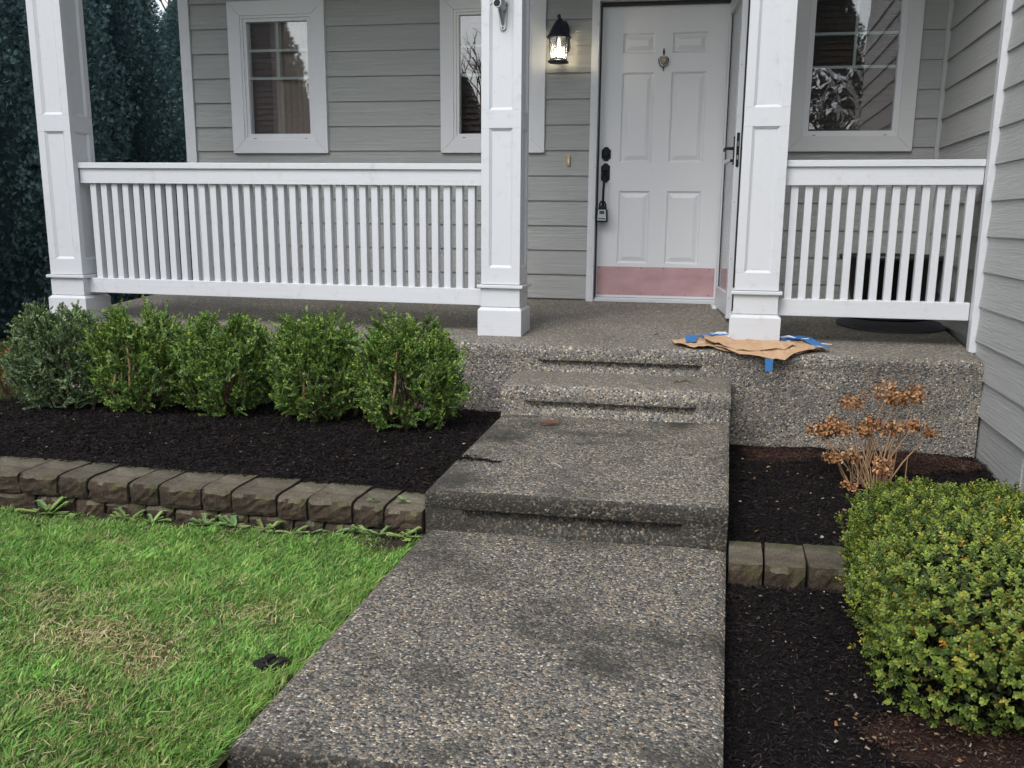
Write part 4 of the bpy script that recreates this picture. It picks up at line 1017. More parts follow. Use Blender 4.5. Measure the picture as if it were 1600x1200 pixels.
# ------------------------------------------------------------------ FOLIAGE
def tone(n, rs, cols, w, var=.2):
    c = np.array(cols)[rs.choice(len(cols), n, p=np.array(w)/sum(w))]; return c*rs.uniform(1-var, 1+var, (n, 1))
def branch_twigs(mb, base, tips, r0=.006):
    for tip in tips:
        b0 = Vector(base)+Vector((random.uniform(-.02, .02), random.uniform(-.02, .02), 0)); tp = Vector(tip); mid = b0.lerp(tp, .45)+Vector((0, 0, .03))
        mb.tube([b0, mid, tp], [r0, r0*.7, r0*.3], 5)
def loose_shrub(cx, cy, z0, rx, ry, h, seed, label, cols, w, nshoot=230, stems=()):
    rs = np.random.default_rng(seed)
    t = thing('boxwood_shrub', label, 'shrub', (cx, cy, z0), 'row of loose boxwood shrubs in front of the porch')
    # shoots: feathery sprays that leave the crown outward and upward
    P, D, U, LL, WW, T = [], [], [], [], [], []
    twb = MB(); made = 0
    for s in range(nshoot):
        th = rs.uniform(0, 2*np.pi); v = rs.uniform(-.1, 1)**1.0; v = max(v, .02)
        ph = math.acos(1-v) if v < 1 else math.pi/2
        lump = 1+.10*math.sin(3*th+seed)+.08*math.sin(5*th+2*seed+4*v)
        rr = (rs.uniform(.55, 1.0))**.5
        env = np.array([rx*math.cos(th)*lump, ry*math.sin(th)*lump, 0])
        zz = h*(.06+.80*rs.uniform(0, 1)**.80)*(1+.10*math.sin(4*th+seed*1.7))
        q_ = zz/h; prof = (.66+.34*math.sin(min(1, q_/.42)*math.pi/2)) if q_ < .42 else max(.01, 1-((q_-.42)/.60)**1.7)**.62
        tip = np.array([cx, cy, z0])+env*rr*prof+np.array([0, 0, zz])
        outw = env/np.linalg.norm(env)*rr; d = outw*rs.uniform(.35, .9)+np.array([0, 0, rs.uniform(.6, 1.3)*(.4+1.3*zz/h)])+rs.normal(size=3)*.16
        d /= np.linalg.norm(d); Ls = rs.uniform(.07, .15)*(1.5 if rs.random() < .22 else 1)
        base = tip-d*Ls*.75
        # sub-sprays
        nl = 9
        subs = [(base, d, Ls)]
        for q in range(5):
            f_ = rs.uniform(.15, .85); dd = d*.75+rs.normal(size=3)*.42; dd /= np.linalg.norm(dd); subs.append((base+d*Ls*f_, dd, Ls*rs.uniform(.3, .6)))
        shade = rs.uniform(.6, 1.25)
        for b_, dd, l_ in subs:
            n_ = max(4, int(l_/.0054)); f_ = np.linspace(.12, 1, n_)
            side = np.cross(dd, rs.normal(size=3)); side /= np.linalg.norm(side)
            for sg in (1, -1):
                pos = b_+dd*f_[:, None]*l_; dl = dd*.75+side*sg*.7+rs.normal(size=(n_, 3))*.22
                P.append(pos); D.append(dl); U.append(rs.normal(size=(n_, 3))*.5+np.cross(side, dd)+np.array([0, 0, .5]))
                LL.append(rs.uniform(.010, .016, n_)*(1.1-.3*f_)); WW.append(rs.uniform(.0048, .0075, n_))
                c = tone(n_, rs, cols, w, .18)*shade
                young = np.clip((f_-.55)/.45, 0, 1)[:, None]*(.3+.7*min(1, zz/h)); c = c*(1-young*.6)+c*young*.6*np.array([1.75, 1.7, .9])
                T.append(c)
        if s % 4 == 0: twb.tube([tuple(base-d*.06), tuple(base), tuple(tip)], [.003, .0022, .001], 4)
    P, D, U, LL, WW, T = map(np.concatenate, (P, D, U, LL, WW, T))
    k = P[:, 2] > z0+.005; P, D, U, LL, WW, T = P[k], D[k], U[k], LL[k], WW[k], T[k]
    V, F = leaves(P, D, U, LL, WW)
    np_mesh('foliage', V, F, m_leaf, np.repeat(T, 6, 0), t)
    for j in range(9):
        th = rs.uniform(0, 6.28); rr = rs.uniform(.3, .8); tp = (cx+rx*.8*rr*math.cos(th), cy+ry*.8*rr*math.sin(th), z0+h*rs.uniform(.55, .85)); branch_twigs(twb, (cx, cy, z0-.02), [tp], .008)
    twb.build('stems', m_bark, t)
    sb = MB()
    for (ax_, ay, az, bx, by, bz) in stems: sb.tube([(ax_, ay, az), ((ax_+bx)/2+.008, (ay+by)/2, (az+bz)/2), (bx, by, bz)], [.007, .006, .004], 7)
    if stems: sb.build('pale_stem', m_twig, t)
    return t
G1 = [(.085, .175, .044), (.140, .255, .060), (.215, .33, .075), (.028, .066, .024), (.36, .41, .095)]
G0 = [(.105, .175, .088), (.165, .25, .125), (.225, .31, .155), (.045, .085, .045), (.28, .34, .15)]
sh = [(-2.79, -2.36, .24, .50, 'bluish green boxwood shrub at the far left end of the row', G0, [3, 4, 3, 3, 1], 41),
      (-2.29, -2.34, .255, .50, 'boxwood shrub second from the left with two pale bare stems showing', G1, [3, 4, 3, 2, 1.6], 42),
      (-1.79, -2.31, .26, .465, 'middle boxwood shrub of the row of five', G1, [3, 4, 3, 2, 1], 43),
      (-1.235, -2.33, .245, .48, 'boxwood shrub second from the walkway with one thin pale stem', G1, [3, 4, 3, 2, 1.4], 44),
      (-.675, -2.44, .255, .49, 'largest boxwood shrub of the row beside the steps', G1, [3, 4, 3, 2, 1.6], 45)]
for (cx, cy, r_, h, lab, cols, w, sd_) in sh:
    st = []
    if sd_ == 42: st = [(cx+.06, cy-.22, -.25, cx+.05, cy-.20, .0), (cx-.03, cy-.22, -.22, cx-.025, cy-.2, -.08)]
    if sd_ == 44: st = [(cx+.01, cy-.20, -.30, cx+.01, cy-.2, -.02)]
    if sd_ == 45: st = [(cx-.01, cy-.23, -.30, cx+.02, cy-.22, .02), (cx-.07, cy-.22, -.2, cx-.085, cy-.2, -.02)]
    loose_shrub(cx, cy, -.415, r_*1.12, r_*1.02, h*1.24, sd_, lab, cols, w, 420, st)

def dense_bush(cx, cy, z0, z1, rx, ry, seed, label):
    rs = np.random.default_rng(seed); t = thing('clipped_boxwood', label, 'shrub', (cx, cy, z0))
    n = 10500; d = randunit(n, rs); d[:, 2] = np.abs(d[:, 2])*np.where(rs.random(n) < .25, -1, 1)
    def surf(d, k=3.6):
        s = (np.abs(d[:, 0])**k+np.abs(d[:, 1])**k+np.abs(d[:, 2])**k)**(-1/k); return d*s[:, None]
    q = surf(d, 3.7); hz = (z1-z0)/2; C0 = np.array([cx, cy, (z0+z1)/2])
    lump = 1+.05*np.sin(q[:, 0]*7+1)+.045*np.sin(q[:, 1]*8+2)*np.cos(q[:, 2]*5)
    depth = np.where(rs.random(n) < .62, rs.uniform(.965, 1.03, n), rs.uniform(.82, .96, n))+np.where(rs.random(n) < .05, rs.uniform(.02, .09, n), 0)+.035*np.sin(q[:, 0]*19+3)*np.sin(q[:, 1]*17)*np.cos(q[:, 2]*15)
    under = np.where(q[:, 2] < -.3, 1-.16*(-.3-q[:, 2])/.7, 1.0)
    pos = C0+q*np.array([rx, ry, hz])*(lump*depth)[:, None]*np.stack([under, under, np.ones(n)], 1)
    pos[:, 2] -= np.clip(pos[:, 0]-(cx-.25), 0, 1)*.13*np.clip(q[:, 2]+.3, 0, 1)
    nrm = q/np.array([rx, ry, hz]); nrm /= np.linalg.norm(nrm, axis=1, keepdims=True)
    up = np.array([0, 0, .55]); ax_ = nrm*1.0+up+rs.normal(size=(n, 3))*.35; ax_ /= np.linalg.norm(ax_, axis=1, keepdims=True)
    P, D, U, LL, WW, T = [], [], [], [], [], []
    e1 = np.cross(ax_, rs.normal(size=(n, 3))); e1 /= np.linalg.norm(e1, axis=1, keepdims=True); e2 = np.cross(ax_, e1)
    cols = [(.120, .185, .036), (.175, .25, .050), (.235, .31, .062), (.065, .110, .028), (.34, .35, .07), (.34, .27, .04), (.32, .17, .02)]
    base_c = tone(n, rs, cols, [4, 5, 3.2, 3, .7, .07, .03], .12)
    yel = np.exp(-(((q[:, 0]+.55)**2)/.12+((q[:, 2]-.3)**2)/.2))
    for lv in range(4):
        off = lv*.0075; spread = [1.35, 1.05, .75, .35][lv]
        for a in (0, math.pi) if lv < 3 else (0, math.pi):
            ang = a+(lv % 2)*math.pi/2+rs.normal(size=n)*.2
            s = e1*np.cos(ang)[:, None]+e2*np.sin(ang)[:, None]
            P.append(pos+ax_*off); D.append(ax_*.8+s*spread+rs.normal(size=(n, 3))*.12); U.append(ax_-s*.3)
            sc = [1, 1, .85, .6][lv]
            LL.append(rs.uniform(.0115, .017, n)*sc); WW.append(rs.uniform(.0078, .0112, n)*sc)
            c = base_c*rs.uniform(.85, 1.18, (n, 1))
            if lv >= 2: c = c*np.array([1.35, 1.22, .95])
            yy = (rs.random(n) < .02+.11*yel)[:, None]; c = np.where(yy, np.array([.34, .24, .04])*rs.uniform(.6, 1.1, (n, 1)), c)
            T.append(c)
    P, D, U, LL, WW, T = map(np.concatenate, (P, D, U, LL, WW, T))
    V, F = leaves(P, D, U, LL, WW, .18, .15)
    np_mesh('foliage', V, F, m_leaf, np.repeat(T, 6, 0), t)
    # inner leaves/twigs so that no hollow shows
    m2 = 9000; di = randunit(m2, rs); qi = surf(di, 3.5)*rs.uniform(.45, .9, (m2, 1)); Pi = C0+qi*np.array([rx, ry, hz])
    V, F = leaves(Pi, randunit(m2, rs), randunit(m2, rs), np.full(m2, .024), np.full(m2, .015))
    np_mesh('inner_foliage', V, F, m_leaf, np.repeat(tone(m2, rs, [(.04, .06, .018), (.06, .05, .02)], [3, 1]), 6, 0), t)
    tw = MB()
    for j in range(26):
        th = rs.uniform(0, 6.28); ph = rs.uniform(.2, 1.3); branch_twigs(tw, (cx, cy, z0-.05), [(cx+rx*.85*math.cos(th)*math.sin(ph), cy+ry*.85*math.sin(th)*math.sin(ph), z0+.1+hz*1.5*math.cos(ph))], .008)
    tw.build('stems', m_bark, t)
dense_bush(1.985, -4.24, -.77, -.195, .53, .64, 5, 'big dense clipped boxwood with yellowing leaf tips at the right edge beside the wall')

# dried hydrangea
hy = thing('dried_hydrangea', 'dried brown hydrangea with bare stems and papery flower heads in the right bed', 'dried plant', (1.70, -2.48, -.56))
rs = np.random.default_rng(77)
heads = [(1.44, -2.50, -.315, .05), (1.50, -2.48, -.29, .045), (1.575, -2.52, -.165, .06), (1.545, -2.5, -.30, .05), (1.735, -2.50, -.115, .078), (1.79, -2.47, -.15, .045), (1.87, -2.48, -.125, .048), (1.645, -2.55, -.285, .045), (1.685, -2.5, -.27, .04), (1.775, -2.52, -.285, .045), (1.865, -2.52, -.265, .045), (1.955, -2.46, -.305, .03), (1.515, -2.6, -.42, .045), (1.58, -2.62, -.405, .04), (1.72, -2.68, -.44, .045), (1.59, -2.62, -.56, .04), (1.48, -2.45, -.33, .04)]
mb = MB(); PP, DD, UU, LL, WW, TT = [], [], [], [], [], []
for i, (hx, hy_, hz, hr) in enumerate(heads):
    bx = 1.70+rs.uniform(-.09, .09)+(hx-1.7)*.25; by = -2.53+rs.uniform(-.05, .05)
    mid = ((bx+hx)/2+rs.uniform(-.02, .02), (by+hy_)/2, (-.58+hz)/2)
    mb.tube([(bx, by, -.60), mid, (hx, hy_, hz)], [.004, .0034, .0022], 6)
    n = 120 if hr > .04 else 70
    d = randunit(n, rs); d[:, 2] = d[:, 2]*.8+.2; P_ = np.array([hx, hy_, hz])+d*hr*rs.uniform(.45, 1.08, (n, 1))*(1+.30*np.sin(d[:, :1]*6+i*2.1))*np.array([1.08, 1, rs.uniform(.65, 1.05)])
    PP.append(P_); DD.append(randunit(n, rs)+d*.4); UU.append(d+rs.normal(size=(n, 3))*.5); LL.append(rs.uniform(.012, .022, n)); WW.append(rs.uniform(.009, .016, n))
    TT.append(tone(n, rs, [(.40, .21, .10), (.30, .14, .06), (.50, .31, .17), (.17, .08, .035)], [4, 3, 2, 1.5], .2))
for j in range(30):
    a = rs.uniform(-.35, .35); hh = rs.uniform(.12, .34); bx, by = 1.70+rs.uniform(-.10, .10), -2.53+rs.uniform(-.07, .06)
    mb.tube([(bx, by, -.60), (bx+a*hh*.4+rs.uniform(-.01, .01), by+rs.uniform(-.02, .02), -.57+hh*.55), (bx+a*hh, by+rs.uniform(-.04, .04), -.57+hh)], [.0038, .003, .002], 6)
mb.tube([(1.72, -2.62, -.60), (1.80, -2.68, -.55), (1.90, -2.70, -.505)], [.006, .006, .005], 6); mb.tube([(1.72, -2.62, -.60), (1.76, -2.70, -.54), (1.80, -2.72, -.53)], [.004, .004, .003], 6)
mb.tube([(1.865, -2.45, -.57), (1.87, -2.44, -.42)], [.003, .002], 5)
mb.build('stems', mk_soil('dry_stem', (.24, .15, .085), (.46, .30, .18), 80, .4, .003), hy)
PP, DD, UU, LL, WW, TT = map(np.concatenate, (PP, DD, UU, LL, WW, TT)); V, F = leaves(PP, DD, UU, LL, WW, .35, .3)
np_mesh('flower_heads', V, F, m_litter, np.repeat(TT, 6, 0), hy)
# small dried plant at the very left edge
dp = thing('dried_plant', 'small orange brown dried plant at the left edge behind the end shrub', 'dried plant', (-3.60, -1.75, -.46)); rs = np.random.default_rng(5)
mb = MB(); n = 240; P_ = np.array([-3.66, -1.75, -.30])+rs.normal(size=(n, 3))*np.array([.09, .07, .07])
for j in range(14): mb.tube([(-3.66, -1.75, -.50), tuple(P_[j])], [.004, .002], 5)
mb.build('stems', m_bark, dp); V, F = leaves(P_, randunit(n, rs), randunit(n, rs), np.full(n, .03), np.full(n, .018)); np_mesh('leaves', V, F, m_litter, np.repeat(tone(n, rs, [(.30, .10, .03), (.22, .13, .05)], [1, 1]), 6, 0), dp)

# arborvitae hedge: three grown crowns, copied with their own turn and size
def quads(pos, dirs, ups, L, Wd):
    dirs = dirs/np.linalg.norm(dirs, axis=1, keepdims=True); side = np.cross(dirs, ups); side /= np.linalg.norm(side, axis=1, keepdims=True)+1e-9
    L = L[:, None]; Wd = Wd[:, None]; nr = np.cross(side, dirs)
    V = np.stack([pos, pos+dirs*L*.5+side*Wd*.5, pos+dirs*L-nr*L*.12, pos+dirs*L*.5-side*Wd*.5], 1).reshape(-1, 3)
    return V, np.arange(len(pos)*4).reshape(-1, 4)
m_inner = mk_soil('conifer_inner', (.035, .06, .07), (.07, .12, .13), 14, 1, .1)
ARB_H, ARB_R = 5.0, .95
def arbor_proto(seed, n=30000):
    rs = np.random.default_rng(seed)
    zz = rs.random(n)**.9; th = rs.uniform(0, 2*np.pi, n)
    prof = np.clip(np.minimum(1, (1-zz)**.62*1.45), 0, 1)*(.92+.08*np.minimum(1, zz*6))
    lump = 1+.10*np.sin(5*th+zz*9+seed)+.07*np.sin(9*th-zz*23)+.04*np.sin(17*th+zz*41)
    rad = ARB_R*prof*lump*rs.uniform(.82, 1.05, n)
    P_ = np.stack([rad*np.cos(th), rad*np.sin(th), zz*ARB_H], 1)
    outw = np.stack([np.cos(th), np.sin(th), np.zeros(n)], 1)
    D_ = outw*rs.uniform(.4, 1, (n, 1))+np.array([0, 0, 1])*rs.uniform(0, 1.0, (n, 1))+rs.normal(size=(n, 3))*.25
    VS, FS, TS = [], [], []; o_ = 0
    c0 = tone(n, rs, [(.105, .180, .19), (.13, .215, .215), (.155, .25, .22), (.085, .145, .16)], [3, 4, 2, 2], .1)  # bluer, lighter crown tones: lens glare over the hedge put into the colour
    e1 = np.cross(D_, rs.normal(size=(n, 3))); e1 /= np.linalg.norm(e1, axis=1, keepdims=True)
    for a in (-.8, -.4, 0, .4, .8):
        d2 = D_/np.linalg.norm(D_, axis=1, keepdims=True)+e1*a+np.array([0, 0, -.12*abs(a)])
        V, F = quads(P_, d2, np.cross(D_, e1)+rs.normal(size=(n, 3))*.2, rs.uniform(.035, .07, n)*(1-.25*abs(a)), rs.uniform(.006, .011, n))
        VS.append(V); FS.append(F+o_); o_ += len(V); TS.append(np.repeat(c0*rs.uniform(.85, 1.15, (n, 1)), 4, 0))
    crown = np_mesh('crown', np.concatenate(VS), np.concatenate(FS), m_conifer, np.concatenate(TS))
    mb = MB(); nth, nz = 20, 26; V = []
    for k in range(nz+1):
        z = k/nz; pr_ = min(1, (1-z)**.62*1.45)
        for j in range(nth):
            a = 2*math.pi*j/nth; q = ARB_R*pr_*.80*(1+.10*math.sin(5*a+z*9+seed)+.08*math.sin(9*a-z*23))+.01
            V.append((q*math.cos(a), q*math.sin(a), z*ARB_H*.985+.05))
    mb.add(V, [(k*nth+j, k*nth+(j+1) % nth, (k+1)*nth+(j+1) % nth, (k+1)*nth+j) for k in range(nz) for j in range(nth)])
    inner = mb.build('inner_growth', m_inner, smooth=True)
    trunk = MB().tube([(0, 0, -.2), (0, 0, ARB_H*.8)], [.09, .02], 8).build('trunk', m_bark)
    return [crown, inner, trunk]
PROTO = [arbor_proto(61), arbor_proto(64), arbor_proto(67)]; used_proto = set()
def arbor(k, cx, cy, h, r_, rot, label, group='tall conifers along the left boundary', z0=-.62):
    t = thing('arborvitae', label, 'conifer', (cx, cy, z0), group); t.rotation_euler = (0, 0, rot); t.scale = (r_/ARB_R, r_/ARB_R, h/ARB_H)
    for o in PROTO[k]:
        if k in used_proto: o = o.copy(); COL.objects.link(o)
        o.parent = t
    used_proto.add(k); return t
A = [(0, -7.1, .35, 5.2, .98), (1, -7.1, 1.95, 5.6, 1.0), (2, -7.15, 3.45, 5.5, .98), (0, -7.0, 4.95, 4.85, .95), (1, -6.9, 6.55, 4.35, .80), (2, -6.9, 7.9, 4.1, .85), (0, -7.0, 9.4, 4.6, .95)]
ALAB = ['nearest dark conifer at the left edge of the hedge', 'dark conifer second from the left, directly left of the left porch column', 'dark conifer behind the left porch column', 'dark conifer between the left porch column and the sky gap', 'shorter pointed conifer under the gap of sky beside the house corner', 'conifer partly hidden by the house corner', 'farthest conifer behind the house corner']
for i, (k, cx, cy, h, r_) in enumerate(A): arbor(k, cx, cy, h, r_, i*1.7, ALAB[i])
for i, (cy, lab) in enumerate([(-2.2, 'dark conifer of the hedge level with the lawn edge, reflected in the leftmost window'), (-4.6, 'dark conifer of the hedge beside the front lawn, reflected in the leftmost window'), (-7.0, 'dark conifer of the hedge beside the walkway start, reflected in a window'), (-9.2, 'dark conifer at the street end of the hedge, reflected in a window')]):
    arbor(i % 3, -7.1, cy, 5.2, 1.1, i*2.3, lab)
for i, (tx, ty, sc, lab) in enumerate([(-7.6, -24, 1.15, 'unseen tall conifer added to mirror low in the middle window'), (3.2, -25, 1.75, 'unseen tall conifer added to mirror in the right window'), (5.6, -23, 1.45, 'unseen broad conifer added to mirror at the right edge of the right window'), (9, -26, 1.7, 'unseen rightmost conifer added for window reflections')]):
    arbor((i+1) % 3, tx, ty, 5*sc, 1.1*sc, i*1.1, lab, 'unseen conifers added for window reflections')  # conifers out of view, added to break up the sky in window reflections
# bare twigs above the hedge gap
bt = thing('bare_tree', 'bare leafless tree seen in the sky gap above the conifers', 'tree', (-12.5, 14, -.6)); rs = random.Random(3)
mb = MB()
def grow(p0, d, L, r0, lv):
    p1 = p0+d*L; mb.tube([p0, p0.lerp(p1, .5)+Vector((rs.uniform(-1, 1), rs.uniform(-1, 1), 0))*L*.05, p1], [r0, r0*.85, r0*.65], 5, False)
    if lv == 0: return
    for _ in range(3):
        dd = (d+Vector((rs.uniform(-1, 1), rs.uniform(-1, 1), rs.uniform(-.2, .7)))*.75).normalized(); grow(p1, dd, L*rs.uniform(.62, .82), r0*.6, lv-1)
grow(Vector((-12.5, 14, -.7)), Vector((.02, 0, 1)), 2.6, .14, 5); br_ = mb.build('branches', m_bark, bt)
for tx, ty, lab in ((-8.5, -30, 'bare tree across the street mirrored in the middle window'), (1.0, -22, 'unseen bare tree added to mirror in the loose film of the right window')):  # right window's tree is out of view, added for its reflection
    b2 = bt.copy(); COL.objects.link(b2); b2.location = (tx, ty, -.6); b2['label'] = lab; b2.rotation_euler = (0, 0, tx)
    c = br_.copy(); COL.objects.link(c); c.parent = b2; c.matrix_parent_inverse = br_.matrix_parent_inverse.copy()

# ------------------------------------------------------------------ GRASS
rs = np.random.default_rng(99)
def lawn_keep(x, y): 
    return (y < np.interp(x, [e[0] for e in edge], [e[1] for e in edge])-.045-.035*np.clip(fbm(x, x*0, 91, 4, 1.6), -.8, 1.2)) & (x < -.222)
n = 250000
x = rs.uniform(-3.1, -.215, n); y_ = -3.66-2.15*rs.random(n)**1.15
k = lawn_keep(x, y_) & ((y_+3.9) > -2.0); x, y_ = x[k], y_[k]
bare = np.exp(-(((x+.29)**2)/.010+((y_+3.80)**2)/.010)); hole = np.exp(-(((x+.313)**2)/.0030+((y_+4.885)**2)/.0016))
thin = fbm(x, y_, 31, 4, .9); near = (y_ > np.interp(x, [e[0] for e in edge], [e[1] for e in edge])-.10)
k = (rs.random(len(x)) > bare*1.1) & (hole < .35) & (rs.random(len(x)) < np.where(near, .35, 1)); x, y_, thin = x[k], y_[k], thin[k]
n = len(x); z = lawnz(x, y_)
dry = np.clip((fbm(x, y_, 41, 4, .75)+.22*(-x-1.0))*.9, 0, 1)*np.clip((-y_-4.0)/.6, 0.1, 1)
patchy = np.clip(fbm(x, y_, 43, 4, 2.2)*1.3-.35, 0, 1)
blob = sum(a*np.exp(-((x-bx)**2/sx**2+(y_-by)**2/sy**2)) for bx, by, sx, sy, a in ((-.98, -4.80, .20, .14, .9), (-.68, -4.93, .09, .11, .9), (-1.25, -4.55, .22, .10, .6), (-.55, -4.55, .13, .07, .5), (-1.0, -4.35, .12, .06, .5), (-.80, -5.2, .14, .08, .6), (-1.45, -3.95, .10, .04, .8)))
isdry = rs.random(n) < (.08+.30*np.clip(dry*.6+.4*patchy*(dry+.25), 0, 1)+.85*blob)
hgt = rs.uniform(.011, .031, n)*np.where(rs.random(n) < .03, 1.6, 1)*(1+.22*fbm(x, y_, 51, 3, 1.5)+.28*fbm(x, y_, 52, 2, 7.0))*np.where(isdry, .85, 1)*(1-.35*np.clip(blob, 0, 1))
edgeb = np.clip((x+.34)/.12, 0, 1); hgt *= 1+.35*edgeb
th = rs.uniform(0, 6.28, n)+0; flow = fbm(x, y_, 61, 2, 2.4)*3
lean = np.stack([np.cos(th)*.95+np.cos(flow)*.25, np.sin(th)*.95+np.sin(flow)*.25, np.zeros(n)], 1)*rs.uniform(.5, 2.2, (n, 1))
wd = (rs.uniform(.0010, .0026, n)*rs.choice([.7, 1, 1.25], n))[:, None]; sdv = np.stack([-np.sin(th+.5), np.cos(th+.5), np.zeros(n)], 1)
P0 = np.stack([x, y_, z-.004], 1); H = hgt[:, None]; upv = np.array([0, 0, 1.0])
p1 = P0+upv*H*.55+lean*H*.22; p2 = P0+upv*H*.92+lean*H*.75; 
V = np.stack([P0-sdv*wd, P0+sdv*wd, p1+sdv*wd*.85, p1-sdv*wd*.85, p2], 1).reshape(-1, 3)
i5 = np.arange(n)[:, None]*5
Fq = i5+np.array([[0, 1, 2, 3]]); Ft = i5+np.array([[3, 2, 4, 4]])
g = tone(n, rs, [(.115, .28, .05), (.175, .38, .07), (.26, .45, .095), (.42, .52, .17), (.06, .15, .032)], [3, 4, 3, 1.6, 2.4], .2)
g *= (1.15+.20*fbm(x, y_, 71, 3, 1.1)+.22*fbm(x, y_, 72, 3, 6.0))[:, None]
g = g*(1-.28*np.clip(fbm(x, y_, 73, 3, 1.3), 0, 1))[:, None]+np.array([.20, .21, .05])*(.28*np.clip(fbm(x, y_, 73, 3, 1.3), 0, 1))[:, None]
dr = tone(n, rs, [(.50, .43, .20), (.60, .52, .30), (.36, .28, .13)], [3, 2, 2], .2)
g = np.where(isdry[:, None], dr, g)
tri = np.stack([i5[:, 0]+3, i5[:, 0]+2, i5[:, 0]+4], 1); q1 = np.stack([i5[:, 0], i5[:, 0]+1, i5[:, 0]+2], 1); q2 = np.stack([i5[:, 0], i5[:, 0]+2, i5[:, 0]+3], 1)
tag(np_mesh('grass', V, np.concatenate([tri, q1, q2]), m_grass, np.clip(np.repeat(g, 5, 0), 0, 1)), 'green front lawn with straw coloured dry patches', 'grass', kind='stuff')
# straw thatch lying flat between the blades
n2 = 6500; x2 = rs.uniform(-2.6, -.23, n2); y2 = rs.uniform(-5.7, -3.75, n2)
w2 = .12+sum(a*np.exp(-((x2-bx)**2/sx**2+(y2-by)**2/sy**2)) for bx, by, sx, sy, a in ((-.98, -4.80, .24, .17, .9), (-.68, -4.93, .11, .13, .9), (-1.25, -4.55, .26, .13, .7), (-.55, -4.55, .16, .09, .6), (-.80, -5.2, .18, .10, .6)))
k = (rs.random(n2) < w2) & lawn_keep(x2, y2); x2, y2 = x2[k], y2[k]; n2 = len(x2)
ta = rs.uniform(0, 6.28, n2); dd = np.stack([np.cos(ta), np.sin(ta), rs.uniform(-.1, .35, n2)], 1); ll = rs.uniform(.02, .05, n2)[:, None]
c0_ = np.stack([x2, y2, lawnz(x2, y2)+rs.uniform(.008, .024, n2)], 1); sd2 = np.stack([-np.sin(ta), np.cos(ta), ta*0], 1)*.0011
V = np.stack([c0_-dd*ll/2-sd2, c0_-dd*ll/2+sd2, c0_+dd*ll/2+sd2, c0_+dd*ll/2-sd2], 1).reshape(-1, 3)
tag(np_mesh('dry_thatch', V, np.arange(n2*4).reshape(-1, 4), m_litter, np.repeat(tone(n2, rs, [(.50, .42, .22), (.58, .50, .30), (.36, .28, .14)], [2, 2, 1]), 4, 0)), 'straw coloured thatch lying in the dry patches of the front lawn', 'thatch', kind='stuff')
# far lawn tufts beyond the bed
n = 26000; x = rs.uniform(-6.2, -3.05, n); y_ = rs.uniform(-2.75, 1.2, n); k = (x < -3.27+.12*np.sin(y_*3)); x, y_ = x[k], y_[k]; n = len(x)
z = gz(x, y_)-.03; z = np.maximum(z, -.56)
H = rs.uniform(.03, .06, n)[:, None]*1.0; th = rs.uniform(0, 6.28, n); ln = np.stack([np.cos(th), np.sin(th), th*0], 1)*.4
P0 = np.stack([x, y_, z], 1); sdv = np.stack([-np.sin(th), np.cos(th), th*0], 1)*.003
V = np.stack([P0-sdv, P0+sdv, P0+H*np.array([0, 0, 1.0])+ln*H], 1).reshape(-1, 3); F = np.arange(n*3).reshape(-1, 3)
tag(np_mesh('grass', V, F, m_grass, np.repeat(tone(n, rs, [(.08, .14, .03), (.13, .16, .05), (.2, .17, .08)], [3, 2, 1.5]), 3, 0)), 'thin grass of the side lawn beyond the shrub row', 'grass', kind='stuff')

# dark clod in the lawn
mb = MB(); rr = random.Random(8)
for j in range(26):
    a = rr.uniform(0, 6.28); q = rr.random()**.5; cx, cy = -.313+.052*q*math.cos(a), -4.885+.036*q*math.sin(a); s = rr.uniform(.008, .017)
    V = [(cx+s*math.cos(t)*rr.uniform(.7, 1.2), cy+s*math.sin(t)*rr.uniform(.7, 1.2), float(lawnz(np.array(cx), np.array(cy)))+h_) for h_ in (0, s*1.6) for t in (0, 1.3, 2.5, 3.8, 5.0)]
    mb.add(V, [(5, 6, 7, 8, 9), (0, 1, 6, 5), (1, 2, 7, 6), (2, 3, 8, 7), (3, 4, 9, 8), (4, 0, 5, 9)])
tag(mb.build('soil_clod', mat('black_soil', (.006, .004, .0035), .98)), 'small heap of black soil in the lawn near the walkway edge', 'soil heap')

# weeds at the foot of the block wall
def weed(cx, cy, z, s, n, seed, label):
    s *= .95; n = int(n*1.5)
    rs = np.random.default_rng(seed); P, D, U, L_, W_, T = [], [], [], [], [], []
    for j in range(n):
        th = rs.uniform(0, 6.28) if n > 3 else 0; el = rs.uniform(.05, .8); d = np.array([math.cos(th), math.sin(th)*.7-.2, el]); d /= np.linalg.norm(d); l_ = s*rs.uniform(.35, 1.15)
        side = np.cross(d, [0, 0, 1]); side /= np.linalg.norm(side)
        # serrated leaf: main blade plus lobes
        cx0 = cx+rs.uniform(-.045, .045)*(n > 8); P.append([cx0, cy, z]); D.append(d); U.append([0, 0, 1.0]); L_.append(l_); W_.append(l_*rs.uniform(.20, .34))
        for q in range(3, 9):
            f_ = q/9; pt = np.array([cx0, cy, z])+d*l_*f_-np.array([0, 0, 1])*l_*.1*f_**2
            for sg in (1, -1):
                P.append(pt); D.append(d*.45+side*sg); U.append([0, 0, 1.0]); L_.append(l_*rs.uniform(.12, .25)*(.6+.7*f_)); W_.append(l_*.15)
        T += [np.array([.26, .38, .14])*rs.uniform(.65, 1.3)*np.array([rs.uniform(.8, 1.25), 1, rs.uniform(.7, 1.2)])]*13
    V, F = leaves(np.array(P, float), np.array(D, float), np.array(U, float), np.array(L_), np.array(W_), .1, .12)
    o = np_mesh('weed', V, F, m_leaf, np.repeat(np.array(T), 6, 0)); tag(o, label, 'weed', 'weeds along the foot of the block wall')
    return o
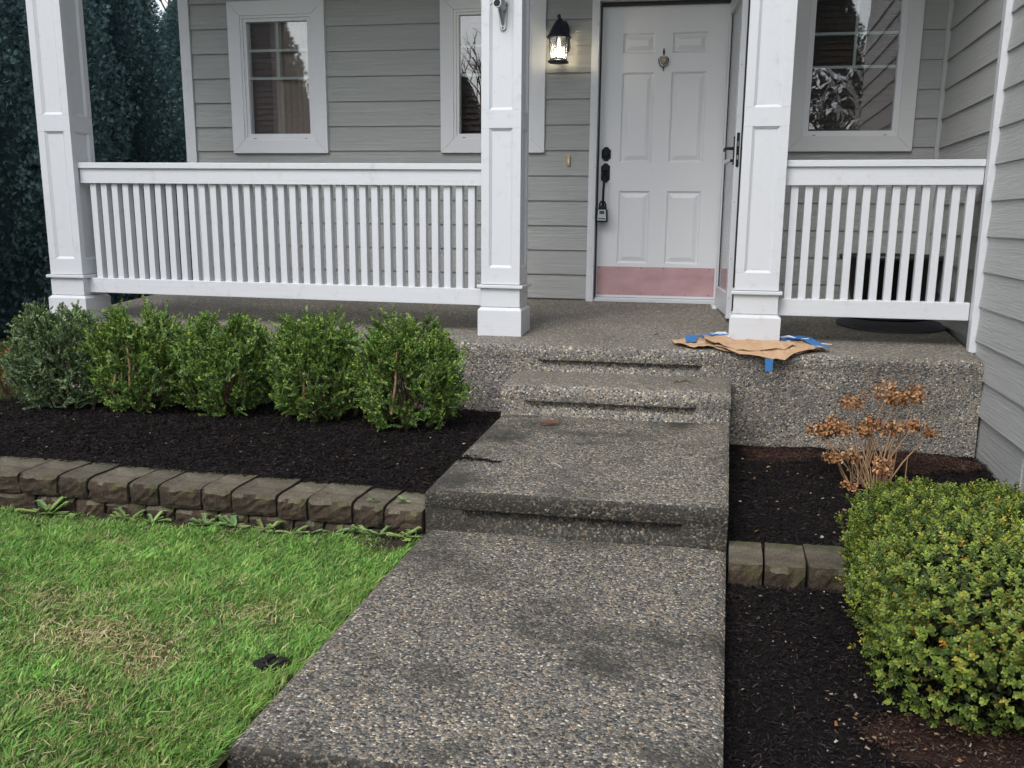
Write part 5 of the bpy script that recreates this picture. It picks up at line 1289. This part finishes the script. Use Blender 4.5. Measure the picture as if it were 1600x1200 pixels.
WD = [(-1.93, .11, 16, 'spreading weed clump at the wall foot nearest the left edge of the lawn'), (-1.55, .075, 12, 'leafy weed clump left of the first gap at the wall foot'), (-1.42, .105, 5, 'dandelion with two upright leaves against the block wall'), (-1.19, .07, 12, 'low jagged weed under the middle of the block wall'), (-1.07, .085, 14, 'spreading jagged weed right of the wall middle'), (-.88, .075, 12, 'jagged weed reaching up between two wall blocks'), (-.73, .065, 9, 'small weed third from the walkway'), (-.55, .07, 10, 'dandelion rosette below the wide wall block'), (-.42, .065, 12, 'weed rosette second from the walkway'), (-.265, .085, 11, 'bright dandelion rosette against the walkway corner')]
for i, (wx, s, n, lab) in enumerate(WD): weed(wx, front(wx)-.045, float(lawnz(np.array(wx), np.array(-3.72)))+.006, s, n, 700+i, lab)
weed(-.335, front(-.335)+.10, -.482, .05, 5, 750, 'tiny weed growing on top of the wall in a block joint')
weed(-.45, front(-.45)+.05, -.475, .035, 5, 751, 'small weed on the front lip of the block wall top')
# fallen red leaf on the upper walkway, twig dirt on the step
mb = MB(); V = []
for i in range(9):
    f_ = i/8; w = .014*math.sin(math.pi*f_)**.8+.0008; X = .055+.085*f_; Y = -2.47+.03*f_; zc = -.3585+.006*math.sin(f_*3.1)+.003
    V += [(X, Y-w, zc+.004), (X, Y, zc), (X, Y+w, zc+.014)]
mb.add(V, [(i*3+j, i*3+3+j, i*3+4+j, i*3+1+j) for i in range(8) for j in (0, 1)]); tag(mb.build('fallen_leaf', m_redleaf, smooth=True), 'curled reddish brown leaf lying on the upper walkway slab', 'leaf')
mb = MB()
for j in range(320):
    a = rr.random()**1.5; X = -.205+.21*a; Y = -3.185+.02*math.sin(a*5)+rr.gauss(0, .034*(1.1-a)); s_ = rr.uniform(.002, .008); th_ = rr.uniform(-1.5, 1.5)
    mb.tube([(X, Y, -.3835), (X+s_*2*math.cos(th_), Y+s_*2*math.sin(th_), -.380)], [s_*.3, s_*.2], 4)
tag(mb.build('mulch_spill', m_mulch), 'streak of dark mulch spilled over the left edge of the upper slab', 'mulch', kind='stuff')
mb = MB()
for X, Y, L_ in ((.74, -2.02, .06), (.71, -2.06, .03), (1.42, -1.15, .03), (1.55, -1.35, .02), (.55, -1.45, .03)):
    zf = -.176 if Y < -1.86 else floorz(Y)+.002
    mb.tube([(X, Y, zf+.004), (X+L_*.5, Y+.006, zf+.012), (X+L_, Y-.004, zf+.005)], [.003, .004, .002], 5)
tag(mb.build('debris', m_bark), 'few crumbs of bark and twig on step and porch', 'debris', kind='stuff')
